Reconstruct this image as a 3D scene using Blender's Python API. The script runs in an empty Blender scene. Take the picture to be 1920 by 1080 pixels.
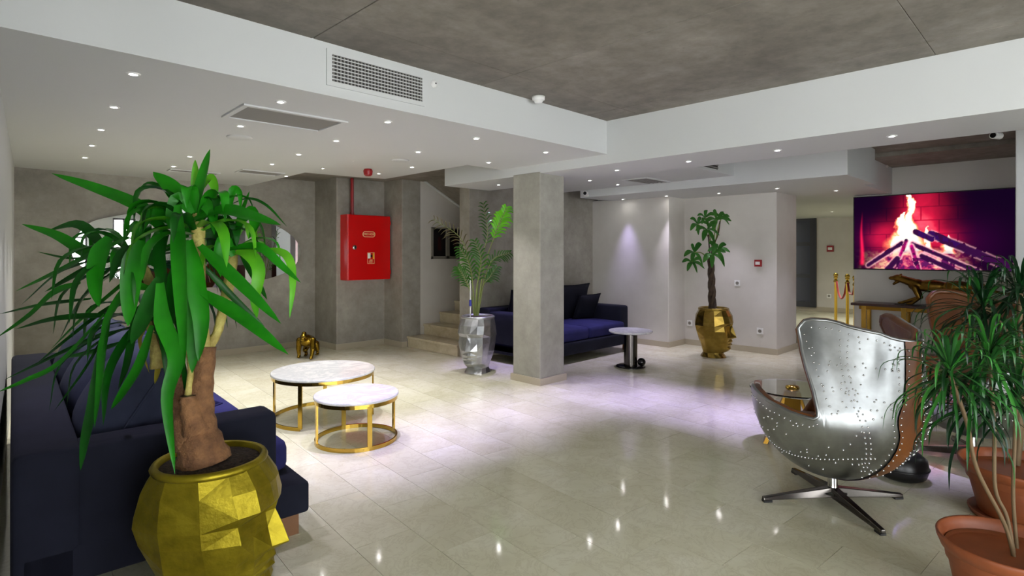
import bpy, bmesh, math, random
import numpy as np
from mathutils import Vector, Matrix, Euler
sc = bpy.context.scene
COL = sc.collection
rad = math.radians
# ---------------------------------------------------------------- camera, world, exposure
H, F, HZ, S2 = 1.45, 1058.0, 474.0, math.sqrt(2)
cd = bpy.data.cameras.new('camera'); cam = bpy.data.objects.new('camera', cd); COL.objects.link(cam)
cam.location = (0, 0, H); cam.rotation_euler = (rad(90), 0, rad(-45))
cd.sensor_width = 36; cd.lens = 36 * F / 1920; cd.shift_y = -(540 - HZ) / 1920; cd.clip_start = .02
sc.camera = cam
w = bpy.data.worlds.new('world'); sc.world = w; w.use_nodes = True
w.node_tree.nodes['Background'].inputs[0].default_value = (.94, .97, 1.0, 1)
w.node_tree.nodes['Background'].inputs[1].default_value = 3.3
sc.view_settings.view_transform = 'Standard'; sc.view_settings.look = 'None'
sc.view_settings.gamma = 1; sc.view_settings.exposure = 1.8; sc.view_settings.use_curve_mapping = False
SPOT_W, SPOT_COL, SPOT_VIO = 28.0, (1.0, .975, .88), (.54, .45, 1.0)

cy = sc.cycles; cy.max_bounces = 7; cy.diffuse_bounces = 4; cy.glossy_bounces = 4; cy.transmission_bounces = 5; cy.caustics_reflective = False; cy.caustics_refractive = False; cy.blur_glossy = .6; cy.sample_clamp_indirect = 6

def at(px, py, d):
    a = (px - 960) / F
    return Vector(((1 + a) * d / S2, (1 - a) * d / S2, H + (HZ - py) / F * d))

# ---------------------------------------------------------------- mesh helpers
def lin(c):
    c = c / 255.0
    return c / 12.92 if c <= .04045 else ((c + .055) / 1.055) ** 2.4
def rgb(r, g, b): return (lin(r), lin(g), lin(b), 1)

class MB:
    def __init__(s): s.v = []; s.f = []; s.s = []; s.weld = False
    def add(s, vs, fs, M=None, smooth=False):
        n = len(s.v)
        s.v += [(M @ Vector(p)) if M is not None else Vector(p) for p in vs]
        for f in fs: s.f.append([i + n for i in f]); s.s.append(smooth)
        return s
    def box(s, c, d, M=None):
        x, y, z = (k / 2 for k in d)
        vs = [(c[0] + i * x, c[1] + j * y, c[2] + k * z) for k in (-1, 1) for j in (-1, 1) for i in (-1, 1)]
        return s.add(vs, [(0, 2, 3, 1), (4, 5, 7, 6), (0, 1, 5, 4), (2, 6, 7, 3), (0, 4, 6, 2), (1, 3, 7, 5)], M)
    def span(s, x0, x1, y0, y1, z0, z1):
        return s.box(((x0 + x1) / 2, (y0 + y1) / 2, (z0 + z1) / 2), (x1 - x0, y1 - y0, z1 - z0))
    def lathe(s, prof, c=(0, 0, 0), seg=32, M=None, smooth=True):
        vs = []; fs = []
        for r, z in prof:
            for i in range(seg):
                a = 2 * math.pi * i / seg
                vs.append((c[0] + r * math.cos(a), c[1] + r * math.sin(a), c[2] + z))
        for k in range(len(prof) - 1):
            for i in range(seg):
                j = (i + 1) % seg
                fs.append((k * seg + i, k * seg + j, (k + 1) * seg + j, (k + 1) * seg + i))
        s.add(vs, fs, M, smooth)
        if prof[0][0] > 1e-4: s.add(vs[:seg], [tuple(range(seg))[::-1]], M)
        if prof[-1][0] > 1e-4: s.add(vs[-seg:], [tuple(range(seg))], M)
        return s
    def cyl(s, c, r, h, seg=24, r2=None, M=None): return s.lathe([(r, 0), (r if r2 is None else r2, h)], c, seg, M)
    def tube(s, pts, r, seg=10, closed=False, smooth=True, caps=True, flat=None):
        pts = [Vector(p) for p in pts]; n = len(pts)
        rr = r if isinstance(r, (list, tuple)) else [r] * n
        T = []
        for i in range(n):
            a = pts[(i - 1) % n] if closed or i > 0 else pts[i]
            b = pts[(i + 1) % n] if closed or i < n - 1 else pts[i]
            T.append((b - a).normalized())
        up = Vector((0, 0, 1)) if abs(T[0].z) < .95 else Vector((1, 0, 0))
        N = (up - T[0] * up.dot(T[0])).normalized()
        vs = []
        for i in range(n):
            N = (N - T[i] * N.dot(T[i])).normalized(); B = T[i].cross(N)
            for k in range(seg):
                a = 2 * math.pi * k / seg
                q = N * math.cos(a) * (flat or 1) + B * math.sin(a)
                vs.append(pts[i] + q * rr[i])
        fs = []
        for i in range(n if closed else n - 1):
            j = (i + 1) % n
            for k in range(seg):
                l = (k + 1) % seg
                fs.append((i * seg + k, i * seg + l, j * seg + l, j * seg + k))
        s.add(vs, fs, None, smooth)
        if caps and not closed:
            s.add(vs[:seg], [tuple(range(seg))[::-1]]); s.add(vs[-seg:], [tuple(range(seg))])
        return s
    def ell(s, c, r, M=None, seg=18, ring=11):
        prof = [(math.sin(math.pi * i / ring), -math.cos(math.pi * i / ring)) for i in range(ring + 1)]
        X = Matrix.Translation(Vector(c)) @ (M or Matrix.Identity(4)) @ Matrix.Diagonal((r[0], r[1], r[2], 1))
        vs = []; fs = []
        for p, z in prof:
            for i in range(seg):
                a = 2 * math.pi * i / seg; vs.append((p * math.cos(a), p * math.sin(a), z))
        for k in range(ring):
            for i in range(seg):
                j = (i + 1) % seg; fs.append((k * seg + i, k * seg + j, (k + 1) * seg + j, (k + 1) * seg + i))
        s.weld = True
        return s.add(vs, fs, X, True)
    def limb(s, a, b, ra, rb, seg=12, n=5):
        a = Vector(a); b = Vector(b)
        s.ell(a, (ra,) * 3, None, seg, 8); s.ell(b, (rb,) * 3, None, seg, 8)
        s.tube([a.lerp(b, i / n) for i in range(n + 1)], [ra + (rb - ra) * i / n for i in range(n + 1)], seg)
        return s
    def rcube(s, c, d, r=.04, bulge=(0, 0, 0), M=None, n=5):
        h = [k / 2 for k in d]; r = min(r, min(h) * .98)
        def ax(hh):
            e = [-hh, -hh + .3 * r, -hh + r]
            m = [-hh + r + (2 * hh - 2 * r) * i / n for i in range(1, n)]
            return e + m + [-k for k in e[::-1]]
        A = [ax(k) for k in h]
        def pos(p):
            q = [max(-h[i] + r, min(h[i] - r, p[i])) for i in range(3)]
            v = Vector([p[i] - q[i] for i in range(3)])
            L = v.length
            o = Vector(q) + (v / L * r if L > 1e-9 else v)
            t = [o[i] / h[i] for i in range(3)]
            for i in range(3):
                j, k = (i + 1) % 3, (i + 2) % 3
                o[i] += bulge[i] * t[i] * (1 - t[j] ** 2) * (1 - t[k] ** 2)
            return Vector(c) + o
        for i in range(3):
            j, k = (i + 1) % 3, (i + 2) % 3
            for sg in (-1, 1):
                vs = []; nj, nk = len(A[j]), len(A[k])
                for pj in A[j]:
                    for pk in A[k]:
                        p = [0, 0, 0]; p[i] = sg * h[i]; p[j] = pj; p[k] = pk; vs.append(pos(p))
                fs = []
                for u in range(nj - 1):
                    for t in range(nk - 1):
                        q = (u * nk + t, (u + 1) * nk + t, (u + 1) * nk + t + 1, u * nk + t + 1)
                        fs.append(q if sg > 0 else q[::-1])
                s.add(vs, fs, M, True)
        s.weld = True
        return s
    def pillow(s, sx, sy, th, M=None, n=12):
        vs = []; fs = []
        for sg in (1, -1):
            b = len(vs)
            for i in range(n + 1):
                for j in range(n + 1):
                    u = -1 + 2 * i / n; t = -1 + 2 * j / n
                    pin = 1 - .07 * (1 - u * u) * abs(t) ** 3, 1 - .07 * (1 - t * t) * abs(u) ** 3
                    zz = sg * th / 2 * (max(0, (1 - abs(u) ** 2.6) * (1 - abs(t) ** 2.6))) ** .55
                    vs.append((u * sx / 2 * pin[1], t * sy / 2 * pin[0], zz))
            for i in range(n):
                for j in range(n):
                    q = (b + i * (n + 1) + j, b + (i + 1) * (n + 1) + j, b + (i + 1) * (n + 1) + j + 1, b + i * (n + 1) + j + 1)
                    fs.append(q if sg > 0 else q[::-1])
        s.weld = True
        return s.add(vs, fs, M, True)
    def prism(s, poly, z0, z1, M=None):
        n = len(poly)
        vs = [(p[0], p[1], z0) for p in poly] + [(p[0], p[1], z1) for p in poly]
        fs = [tuple(range(n))[::-1], tuple(range(n, 2 * n))] + [(i, (i + 1) % n, n + (i + 1) % n, n + i) for i in range(n)]
        return s.add(vs, fs, M)
    def mesh(s, name):
        me = bpy.data.meshes.new(name)
        me.from_pydata([tuple(p) for p in s.v], [], s.f)
        me.polygons.foreach_set('use_smooth', s.s)
        if s.weld:
            bm = bmesh.new(); bm.from_mesh(me)
            bmesh.ops.remove_doubles(bm, verts=bm.verts, dist=2e-5)
            bmesh.ops.recalc_face_normals(bm, faces=bm.faces)
            bm.to_mesh(me); bm.free()
        return me
    def build(s, name, mat, parent=None, bevel=0, bseg=2, remesh=0, world=False, loc=None, smooth_it=0):
        if world and parent is not None:
            o0 = parent.location
            s.v = [p - o0 for p in s.v]
        o = bpy.data.objects.new(name, s.mesh(name)); COL.objects.link(o)
        o.data.materials.append(MAT[mat] if isinstance(mat, str) else mat)
        if parent is not None: o.parent = parent
        if loc: o.location = loc
        if bevel:
            m = o.modifiers.new('bevel', 'BEVEL'); m.width = bevel; m.segments = bseg; m.limit_method = 'ANGLE'; m.angle_limit = rad(40)
        if remesh:
            m = o.modifiers.new('remesh', 'REMESH'); m.mode = 'VOXEL'; m.voxel_size = remesh; m.use_smooth_shade = True
            if smooth_it:
                m = o.modifiers.new('smooth', 'SMOOTH'); m.iterations = smooth_it; m.factor = .5
        return o

def tag(o, label, cat=None, group=None, kind=None):
    o['label'] = label
    if cat: o['category'] = cat
    if group: o['group'] = group
    if kind: o['kind'] = kind
    return o
def thing(name, label, cat, loc=(0, 0, 0), rz=0, group=None):
    o = bpy.data.objects.new(name, None); COL.objects.link(o); o.empty_display_size = .1
    o.location = loc; o.rotation_euler = (0, 0, rz)
    return tag(o, label, cat, group)
def struct(name, mb, mat, label, bevel=0, cat=None):
    return tag(mb.build(name, mat, bevel=bevel), label, cat or name.split('_')[0], None, 'structure')
def child(o, parent, name=None):
    c = o.copy(); COL.objects.link(c); c.parent = parent
    if name: c.name = name
    return c
def bez(P, n=10):
    P = [Vector(p) for p in P]; out = []
    # Catmull-Rom through the points
    Q = [P[0] * 2 - P[1]] + P + [P[-1] * 2 - P[-2]]
    for i in range(1, len(Q) - 2):
        for k in range(n):
            t = k / n; a, b, c, d = Q[i - 1], Q[i], Q[i + 1], Q[i + 2]
            out.append(.5 * ((2 * b) + (c - a) * t + (2 * a - 5 * b + 4 * c - d) * t * t + (3 * b - a - 3 * c + d) * t ** 3))
    out.append(P[-1]); return out

# ---------------------------------------------------------------- materials
MAT = {}
def N(nt, t, **kw):
    n = nt.nodes.new(t)
    for k, v in kw.items():
        if k.startswith('_'): setattr(n, k[1:], v)
    return n
def base(name, col=(.8, .8, .8, 1), rough=.5, metal=0, **kw):
    m = bpy.data.materials.new(name); m.use_nodes = True; MAT[name] = m
    b = m.node_tree.nodes['Principled BSDF']
    b.inputs['Base Color'].default_value = col; b.inputs['Roughness'].default_value = rough; b.inputs['Metallic'].default_value = metal
    for k, v in kw.items(): b.inputs[k.replace('_', ' ')].default_value = v
    return m
def noise(m, scale, detail=4, rough=.6, coord='Object', vec=None, dist=0):
    nt = m.node_tree; n = N(nt, 'ShaderNodeTexNoise')
    n.inputs['Scale'].default_value = scale; n.inputs['Detail'].default_value = detail; n.inputs['Roughness'].default_value = rough; n.inputs['Distortion'].default_value = dist
    if vec is None:
        tc = N(nt, 'ShaderNodeTexCoord'); vec = tc.outputs[coord]
    nt.links.new(vec, n.inputs['Vector']); return n
def ramp(m, fac, stops):
    r = N(m.node_tree, 'ShaderNodeValToRGB'); e = r.color_ramp.elements
    while len(e) < len(stops): e.new(.5)
    for i, (p, c) in enumerate(stops): e[i].position = p; e[i].color = c
    m.node_tree.links.new(fac, r.inputs[0]); return r
def setc(m, out): m.node_tree.links.new(out, m.node_tree.nodes['Principled BSDF'].inputs['Base Color'])
def setr(m, out): m.node_tree.links.new(out, m.node_tree.nodes['Principled BSDF'].inputs['Roughness'])
def bump(m, h, strength=.3, dist=.01):
    b = N(m.node_tree, 'ShaderNodeBump'); b.inputs['Strength'].default_value = strength; b.inputs['Distance'].default_value = dist
    m.node_tree.links.new(h, b.inputs['Height']); m.node_tree.links.new(b.outputs[0], m.node_tree.nodes['Principled BSDF'].inputs['Normal'])
def varied(name, c1, c2, scale, rough=.6, metal=0, bs=0, bstr=.3, bd=.005, detail=4, coord='Object', lo=.35, hi=.65, **kw):
    m = base(name, c1, rough, metal, **kw)
    n = noise(m, scale, detail, coord=coord); r = ramp(m, n.outputs[0], [(lo, c1), (hi, c2)]); setc(m, r.outputs[0])
    if bs: bump(m, noise(m, bs, 3, coord=coord).outputs[0], bstr, bd)
    return m
def mix(m, a, b, fac, mode='MIX'):
    x = N(m.node_tree, 'ShaderNodeMix', _data_type='RGBA', _blend_type=mode)
    L = m.node_tree.links
    for i, v in ((0, fac), (6, a), (7, b)):
        if hasattr(v, 'links') or hasattr(v, 'is_linked'): L.new(v, x.inputs[i])
        else: x.inputs[i].default_value = v
    return x.outputs[2]

base('white', rgb(206, 208, 207), .55); base('white_wall', rgb(206, 202, 195), .6); base('white_plastic', rgb(235, 235, 232), .35)
varied('plaster', rgb(198, 193, 186), rgb(210, 206, 199), 1.2, .6, bs=40, bstr=.04)
def concrete(name, c1, c2, c3, lo=.62, hi=1.2):
    m = base(name, c1, .75)
    n1 = noise(m, 1.1, 6, .62, dist=.4); n2 = noise(m, 7, 5, .7); n3 = noise(m, 60, 3)
    r = ramp(m, n1.outputs[0], [(.28, c1), (.52, c2), (.75, c3)])
    r2 = ramp(m, n2.outputs[0], [(.28, (lo, lo, lo * .98, 1)), (.72, (hi, hi, hi, 1))])
    c = mix(m, r.outputs[0], r2.outputs[0], .8, 'MULTIPLY')
    v = N(m.node_tree, 'ShaderNodeTexVoronoi'); v.inputs['Scale'].default_value = 5.5
    tc = N(m.node_tree, 'ShaderNodeTexCoord'); m.node_tree.links.new(tc.outputs['Object'], v.inputs['Vector'])
    pit = ramp(m, v.outputs['Distance'], [(.0, (.35, .35, .35, 1)), (.045, (1, 1, 1, 1))])
    c = mix(m, c, pit.outputs[0], .75, 'MULTIPLY'); setc(m, c)
    bump(m, n3.outputs[0], .15, .003)
    return m
concrete('concrete', rgb(130, 125, 116), rgb(153, 148, 139), rgb(172, 168, 159), .74, 1.12)
concrete('concrete_dark', rgb(112, 106, 97), rgb(132, 126, 117), rgb(154, 148, 140), .66, 1.2)
concrete('concrete_column', rgb(146, 144, 134), rgb(163, 161, 151), rgb(177, 175, 166), .78, 1.1)
# polished cream marble tile
m = base('tile', rgb(205, 198, 180), .07, 0, Specular_IOR_Level=.62)
nt = m.node_tree; oi = N(nt, 'ShaderNodeObjectInfo'); ge = N(nt, 'ShaderNodeNewGeometry')
ad = N(nt, 'ShaderNodeVectorMath', _operation='MULTIPLY_ADD'); cb = N(nt, 'ShaderNodeCombineXYZ')
nt.links.new(oi.outputs['Random'], cb.inputs[0]); nt.links.new(oi.outputs['Random'], cb.inputs[2])
nt.links.new(cb.outputs[0], ad.inputs[0]); ad.inputs[1].default_value = (37, 0, 91); nt.links.new(ge.outputs['Position'], ad.inputs[2])
a1 = noise(m, 2.2, 6, .6, vec=ad.outputs[0], dist=.6); a2 = noise(m, 5.5, 8, .72, vec=ad.outputs[0], dist=1.6)
c = ramp(m, a1.outputs[0], [(.3, rgb(206, 202, 174)), (.5, rgb(217, 214, 188)), (.72, rgb(226, 224, 203))]).outputs[0]
vein = ramp(m, a2.outputs[0], [(.455, (1, 1, 1, 1)), (.49, (.80, .77, .72, 1)), (.525, (1, 1, 1, 1))]).outputs[0]
c = mix(m, c, vein, .55, 'MULTIPLY')
tone = ramp(m, oi.outputs['Random'], [(0, (.965, .96, .945, 1)), (1, (1.02, 1.02, 1.02, 1))]).outputs[0]
setc(m, mix(m, c, tone, 1.0, 'MULTIPLY'))
base('grout', rgb(150, 142, 124), .6)
m = base('step_stone', rgb(196, 184, 156), .25); n = noise(m, 4, 6, .7, dist=1); setc(m, ramp(m, n.outputs[0], [(.3, rgb(180, 166, 136)), (.6, rgb(206, 195, 168))]).outputs[0])
base('skirting', rgb(176, 166, 146), .35)
m = base('white_marble', rgb(228, 228, 226), .12); n = noise(m, 3.5, 8, .7, dist=1.8)
setc(m, ramp(m, n.outputs[0], [(.40, rgb(226, 226, 224)), (.5, rgb(202, 204, 206)), (.58, rgb(224, 224, 222))]).outputs[0])
base('gold', rgb(196, 162, 72), .16, 1)
varied('gold_paint', rgb(124, 110, 16), rgb(156, 140, 32), 9, .44, .82, bs=38, bstr=.35, bd=.006)
base('gold_dark', rgb(150, 112, 40), .3, .9)
varied('gold_statue', rgb(118, 92, 26), rgb(156, 126, 42), 12, .24, 1)
varied('cat_gold', rgb(92, 68, 26), rgb(124, 94, 40), 14, .34, 1)
varied('gold_pot', rgb(132, 108, 46), rgb(162, 136, 66), 8, .27, .95)
varied('silver_paint', rgb(160, 162, 164), rgb(188, 190, 191), 8, .36, .95, bs=30, bstr=.15, bd=.004)
base('chrome', rgb(200, 200, 200), .08, 1); base('dark_chrome', rgb(96, 92, 88), .18, 1)
m = varied('aluminium', rgb(134, 136, 135), rgb(162, 165, 166), 5, .34, 1, bs=14, bstr=.06, bd=.01)
varied('leather', rgb(84, 44, 12), rgb(112, 64, 20), 4, .45, bs=70, bstr=.15, bd=.002)
def fabric(name, c1, c2):
    m = varied(name, c1, c2, 3, .9, bs=260, bstr=.35, bd=.001, Specular_IOR_Level=.2)
    return m
fabric('navy', rgb(18, 20, 31), rgb(25, 27, 40)); fabric('navy_seat', rgb(33, 33, 76), rgb(41, 41, 90)); fabric('navy_soft', rgb(42, 46, 63), rgb(54, 58, 77)); fabric('navy_dark', rgb(13, 14, 22), rgb(18, 20, 29))
base('black', rgb(18, 18, 19), .35); base('black_gloss', rgb(14, 14, 15), .1); base('wood_leg', rgb(110, 74, 44), .4)
varied('soil', rgb(38, 28, 22), rgb(74, 58, 46), 60, .95, bs=70, bstr=1, bd=.02)
def leafm(name, c1, c2, rough=.38):
    m = varied(name, c1, c2, 3, rough, coord='Object', Specular_IOR_Level=.32); b = m.node_tree.nodes['Principled BSDF']
    b.inputs['Subsurface Weight'].default_value = 0
    tr = N(m.node_tree, 'ShaderNodeBsdfTranslucent'); mx = N(m.node_tree, 'ShaderNodeMixShader'); mx.inputs[0].default_value = .18
    out = m.node_tree.nodes['Material Output']
    cr = b.inputs['Base Color'].links[0].from_socket
    m.node_tree.links.new(cr, tr.inputs[0]); m.node_tree.links.new(b.outputs[0], mx.inputs[1]); m.node_tree.links.new(tr.outputs[0], mx.inputs[2]); m.node_tree.links.new(mx.outputs[0], out.inputs[0])
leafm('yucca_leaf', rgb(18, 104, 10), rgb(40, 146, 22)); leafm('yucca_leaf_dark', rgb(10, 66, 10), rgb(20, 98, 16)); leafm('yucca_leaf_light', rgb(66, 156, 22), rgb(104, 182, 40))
leafm('yellow_leaf', rgb(150, 140, 40), rgb(170, 150, 60)); leafm('drac_leaf', rgb(22, 66, 26), rgb(44, 104, 40), .28); leafm('drac_leaf_light', rgb(40, 110, 36), rgb(70, 140, 56), .28); leafm('drac_leaf_dark', rgb(10, 36, 18), rgb(20, 58, 26), .3)
leafm('palm_leaf', rgb(36, 84, 18), rgb(62, 116, 32)); leafm('palm_leaf_light', rgb(80, 170, 20), rgb(120, 210, 40)); leafm('palm_leaf_dry', rgb(84, 78, 50), rgb(104, 96, 66)); leafm('pachira_leaf', rgb(36, 92, 30), rgb(70, 128, 50))
varied('bark', rgb(92, 60, 36), rgb(138, 98, 62), 14, .85, bs=34, bstr=.8, bd=.02)
varied('yucca_stem', rgb(150, 132, 66), rgb(196, 184, 104), 16, .7, bs=28, bstr=.6, bd=.02)
varied('dark_bark', rgb(48, 36, 26), rgb(78, 60, 44), 16, .8, bs=30, bstr=.7, bd=.02)
base('palm_stem', rgb(120, 132, 70), .5); base('drac_stem', rgb(100, 80, 52), .7)
varied('terracotta', rgb(122, 62, 30), rgb(142, 74, 38), 5, .5)
base('red_paint', rgb(206, 6, 8), .32); base('red_plastic', rgb(150, 24, 30), .4); base('red_velvet', rgb(150, 16, 18), .8, Sheen_Weight=.4)
base('sign_cream', rgb(244, 214, 160), .5); base('sign_yellow', rgb(240, 170, 20), .5); base('sign_dark', rgb(50, 14, 14), .5)
base('glass', (.9, .95, .93, 1), .02, 0, Transmission_Weight=1.0, IOR=1.45)
base('mirror', (.86, .87, .86, 1), .015, 1); base('grey_frame', rgb(128, 124, 116), .5); base('vent_grey', rgb(134, 132, 128), .6); base('vent_dark', rgb(52, 50, 48), .8)
base('picture_print', rgb(20, 18, 20), .4); base('door_glass', rgb(62, 64, 74), .2); base('door_frame', rgb(22, 20, 20), .35); base('logo', rgb(205, 205, 200), .5)
varied('dark_wood', rgb(44, 24, 20), rgb(60, 34, 26), 6, .35); base('stake', rgb(225, 225, 225), .4); base('blue_tie', rgb(40, 46, 150), .5); base('brown_desk', rgb(74, 28, 18), .4)
def emit(name, col, st):
    m = bpy.data.materials.new(name); m.use_nodes = True; MAT[name] = m; nt = m.node_tree
    e = N(nt, 'ShaderNodeEmission'); e.inputs[0].default_value = col; e.inputs[1].default_value = st
    nt.links.new(e.outputs[0], nt.nodes['Material Output'].inputs[0]); return m
emit('lens_light', (1, .98, .95, 1), 40)
m = emit('screen', (1, 1, 1, 1), .34); ca = N(m.node_tree, 'ShaderNodeVertexColor'); ca.layer_name = 'Col'
m.node_tree.links.new(ca.outputs[0], m.node_tree.nodes['Emission'].inputs[0])
# ================================================================ SETTING
ZT, ZL, ZR, ZB = 2.745, 2.42, 2.47, 2.32      # concrete ceiling, soffit over sofa, raised soffit, beam underside
XB0, XB1, YB = 4.58, 5.37, 3.262
def wl(y): return -.13 + .078 * y              # face of the slightly skewed left wall
# floor with separate stone tiles in running bond
floor = struct('floor', MB().span(-4.2, 15.6, -3.7, 9.0, -.2, -.004), 'grout', 'grout bed under the polished cream marble floor tiles')
ca5, sa5 = math.cos(rad(5)), math.sin(rad(5))
TW, TL = .31, .615
tile_me = MB().box((0, 0, -.006), (TW - .0022, TL - .0022, .012)).mesh('tile'); tile_me.materials.append(MAT['tile'])
cands = []
for k in range(-14, 44):
    for j in range(-8, 18):
        u = 1.186 + TW * (k + .5); v = (2.61 if k % 2 == 0 else 2.93) + TL * (j + .5 - 5)
        X = u * ca5 + v * sa5; Y = -u * sa5 + v * ca5
        if not (-3.9 < X < 15.2 and -3.4 < Y < 8.9): continue
        d = (X + Y) / S2; vis = 0
        if d > .5:
            px = 960 + F * (X - Y) / S2 / d; py = HZ + F * H / d
            if -60 < px < 1980 and py < 1180 and X < 9.3 and (X < 7.9 or Y < 3.1) and Y < 7.9: vis = 1 / d ** 3
        cands.append((vis, X, Y))
cands.sort(reverse=True)
rest = MB()
for n, (vis, X, Y) in enumerate(cands):
    if n < 300 and vis > 0:
        t = bpy.data.objects.new('tile', tile_me); COL.objects.link(t); t.parent = floor
        t.location = (X, Y, 0); t.rotation_euler = (0, 0, -rad(5) + (math.pi if n % 2 else 0))
    else:
        rest.box((0, 0, -.006), (TW - .0022, TL - .0022, .012), Matrix.Translation((X, Y, 0)) @ Matrix.Rotation(-rad(5), 4, 'Z'))
rest.build('tile_field', 'tile', floor)['kind'] = 'stuff'

# ceiling: concrete slab cast in formwork panels with open joints
ceil = struct('ceiling', MB().span(-4.2, 15.6, -3.7, 9.0, ZT + .012, ZT + .25), 'vent_dark', 'raw grey concrete ceiling above the white bulkheads')
xs = [-4.2, -1.14, .21, 1.56, 2.91, 4.26, 7.2, 15.6]; ys = [-3.7, -1.6, .65, 2.89, 5.1, 9.0]
for i in range(len(xs) - 1):
    for j in range(len(ys) - 1):
        MB().span(xs[i] + .003, xs[i + 1] - .003, ys[j] + .0012, ys[j + 1] - .0012, ZT, ZT + .02).build('panel', 'concrete_dark', ceil, bevel=.003)
def soffit(name, polys, mat, label):
    b = MB()
    for poly, z0 in polys: b.prism(poly, z0, ZT + .015)
    return struct(name, b, mat, label, cat='ceiling')
soffit('ceiling_soffit_left', [([(wl(YB) - .05, YB), (XB0, YB), (XB0, 4.76), (wl(4.76) - .05, 4.76)], ZL),
       ([(wl(4.76) - .05, 4.76), (3.03, 4.76), (3.08, 8.5), (wl(8.5) - .05, 8.5)], ZL)], 'white', 'white dropped ceiling with rows of downlights over the near sofa')
soffit('ceiling_soffit_middle', [([(3.03, 4.76), (4.27, 4.76), (4.27, 6.75), (3.9, 6.86), (3.055, 6.95)], ZR)], 'white', 'small raised white ceiling field in front of the fire cabinet')
soffit('ceiling_slab_stair', [([(3.05, 4.761), (8.1, 4.761), (8.1, 9.0), (3.08, 9.0)], 2.575)], 'concrete_dark', 'dark concrete ceiling strip by the stairs')
soffit('beam_right', [([(XB0, -3.6), (XB1, -3.6), (XB1, 5.82), (XB0, 5.82)], ZB)], 'white', 'long white beam with downlights resting on the concrete column')
soffit('ceiling_soffit_right', [([(XB1, 3.05), (7.0, 3.05), (7.0, 5.85), (XB1, 5.85)], ZL)], 'white', 'white ceiling field with square vent above the far sofa')
soffit('ceiling_bulkhead_right', [([(7.0, 1.78), (8.2, 1.78), (8.2, 5.49), (7.0, 5.49)], 2.31), ([(8.2, 1.9), (15.4, 1.9), (15.4, 8.0), (8.2, 8.0)], 2.31)], 'white', 'white dropped ceiling over the plastered wall and the corridor')
soffit('beam_rear', [([(8.55, -3.5), (9.75, -3.5), (9.75, 1.9), (8.55, 1.9)], 2.69)], 'concrete_dark', 'shallow concrete ledge of ceiling above the screen')

# walls
def wallbox(name, x0, x1, y0, y1, mat, label, z1=ZT + .02, z0=-.1):
    return struct(name, MB().span(x0, x1, y0, y1, z0, z1), mat, label)
struct('wall_left', MB().prism([(wl(1.0), 1.0), (wl(8.7), 8.7), (wl(8.7) - .25, 8.7), (wl(1.0) - .25, 1.0)], -.1, ZT + .02), 'white', 'white painted wall behind the near sofa', cat='wall')
wallbox('wall_back', .2, 4.3, 8.5, 8.75, 'concrete', 'raw concrete wall carrying the pebble shaped mirror')
struct('column_pilaster_1', MB().span(4.1, 5.3, 7.8, 8.75, -.1, ZT + .02), 'concrete', 'concrete pier behind the red fire cabinet', .012)
struct('column_pilaster_2', MB().span(4.92, 5.27, 7.3, 8.0, -.1, ZT + .02), 'concrete', 'narrow concrete pier at the foot of the stairs', .012)
wallbox('wall_stair', 5.26, 9.2, 7.3, 7.5, 'plaster', 'white wall of the stairwell with the two dark pictures', 2.575)
wallbox('wall_middle', 5.03, 7.95, 5.85, 6.06, 'concrete', 'concrete wall behind the far sofa', 2.575)
wallbox('wall_stair_end', 9.0, 9.2, 6.06, 7.3, 'plaster', 'end wall at the top of the stairs', 2.6)
struct('wall_right', MB().prism([(7.8, 6.06), (7.8, 4.41), (8.3, 4.41), (8.3, 3.0), (9.1, 3.0), (9.1, 6.06)], -.1, 2.33), 'plaster', 'stepped white plaster wall behind the gold planter', .01)
wallbox('wall_screen', 9.75, 10.0, -3.6, 2.39, 'white_wall', 'white wall carrying the large screen')
wallbox('wall_corridor_end', 15.3, 15.5, 1.5, 8.2, 'plaster', 'far end wall of the corridor with the dark door')
wallbox('wall_corridor_side', 9.1, 15.3, 7.9, 8.1, 'plaster', 'side wall of the corridor')
wallbox('wall_corridor_near', 10.0, 15.3, 1.5, 1.7, 'plaster', 'wall of the corridor behind the screen wall')
struct('pillar', MB().span(7.2, 7.7, -.6, .41, -.1, ZT + .02), 'white', 'white pillar at the right edge by the dragon plants', .01)
struct('column', MB().span(4.575, 4.985, 4.14, 4.56, -.05, ZB + .02), 'concrete_column', 'square raw concrete column in front of the far sofa', .012)
# unseen glazed lobby front, added to let daylight in and fill reflections
def glazed(name, horiz, a0, a1, pos, opens, label):
    b = MB(); cuts = [a0]
    for o in opens: cuts += list(o)
    cuts.append(a1)
    def seg(p, q, z0, z1):
        if horiz: b.span(p, q, pos - .2, pos, z0, z1)
        else: b.span(pos - .2, pos, p, q, z0, z1)
    for i in range(0, len(cuts), 2): seg(cuts[i], cuts[i + 1], -.1, ZT + .02)
    for o in opens: seg(o[0], o[1], 2.5, ZT + .02); seg(o[0], o[1], -.1, .12)
    return struct(name, b, 'white', label)
glazed('wall_front', True, -4.2, 10, -3.5, [(-3.6, -1.5), (-1.1, 1.0), (1.4, 2.9), (3.5, 4.1)], 'unseen glazed front wall added to the lobby for daylight and reflections')
glazed('wall_west', False, -3.5, 1.2, -4.0, [(-2.9, -1.0), (-.6, .8)], 'unseen glazed side wall added to the lobby for daylight on the beam')  # side glazing added so daylight reaches the beam face
wallbox('wall_west_return', -4.0, wl(1) - .02, 1.0, 1.2, 'white', 'return wall beside the near sofa')
n_w = 0
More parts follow.
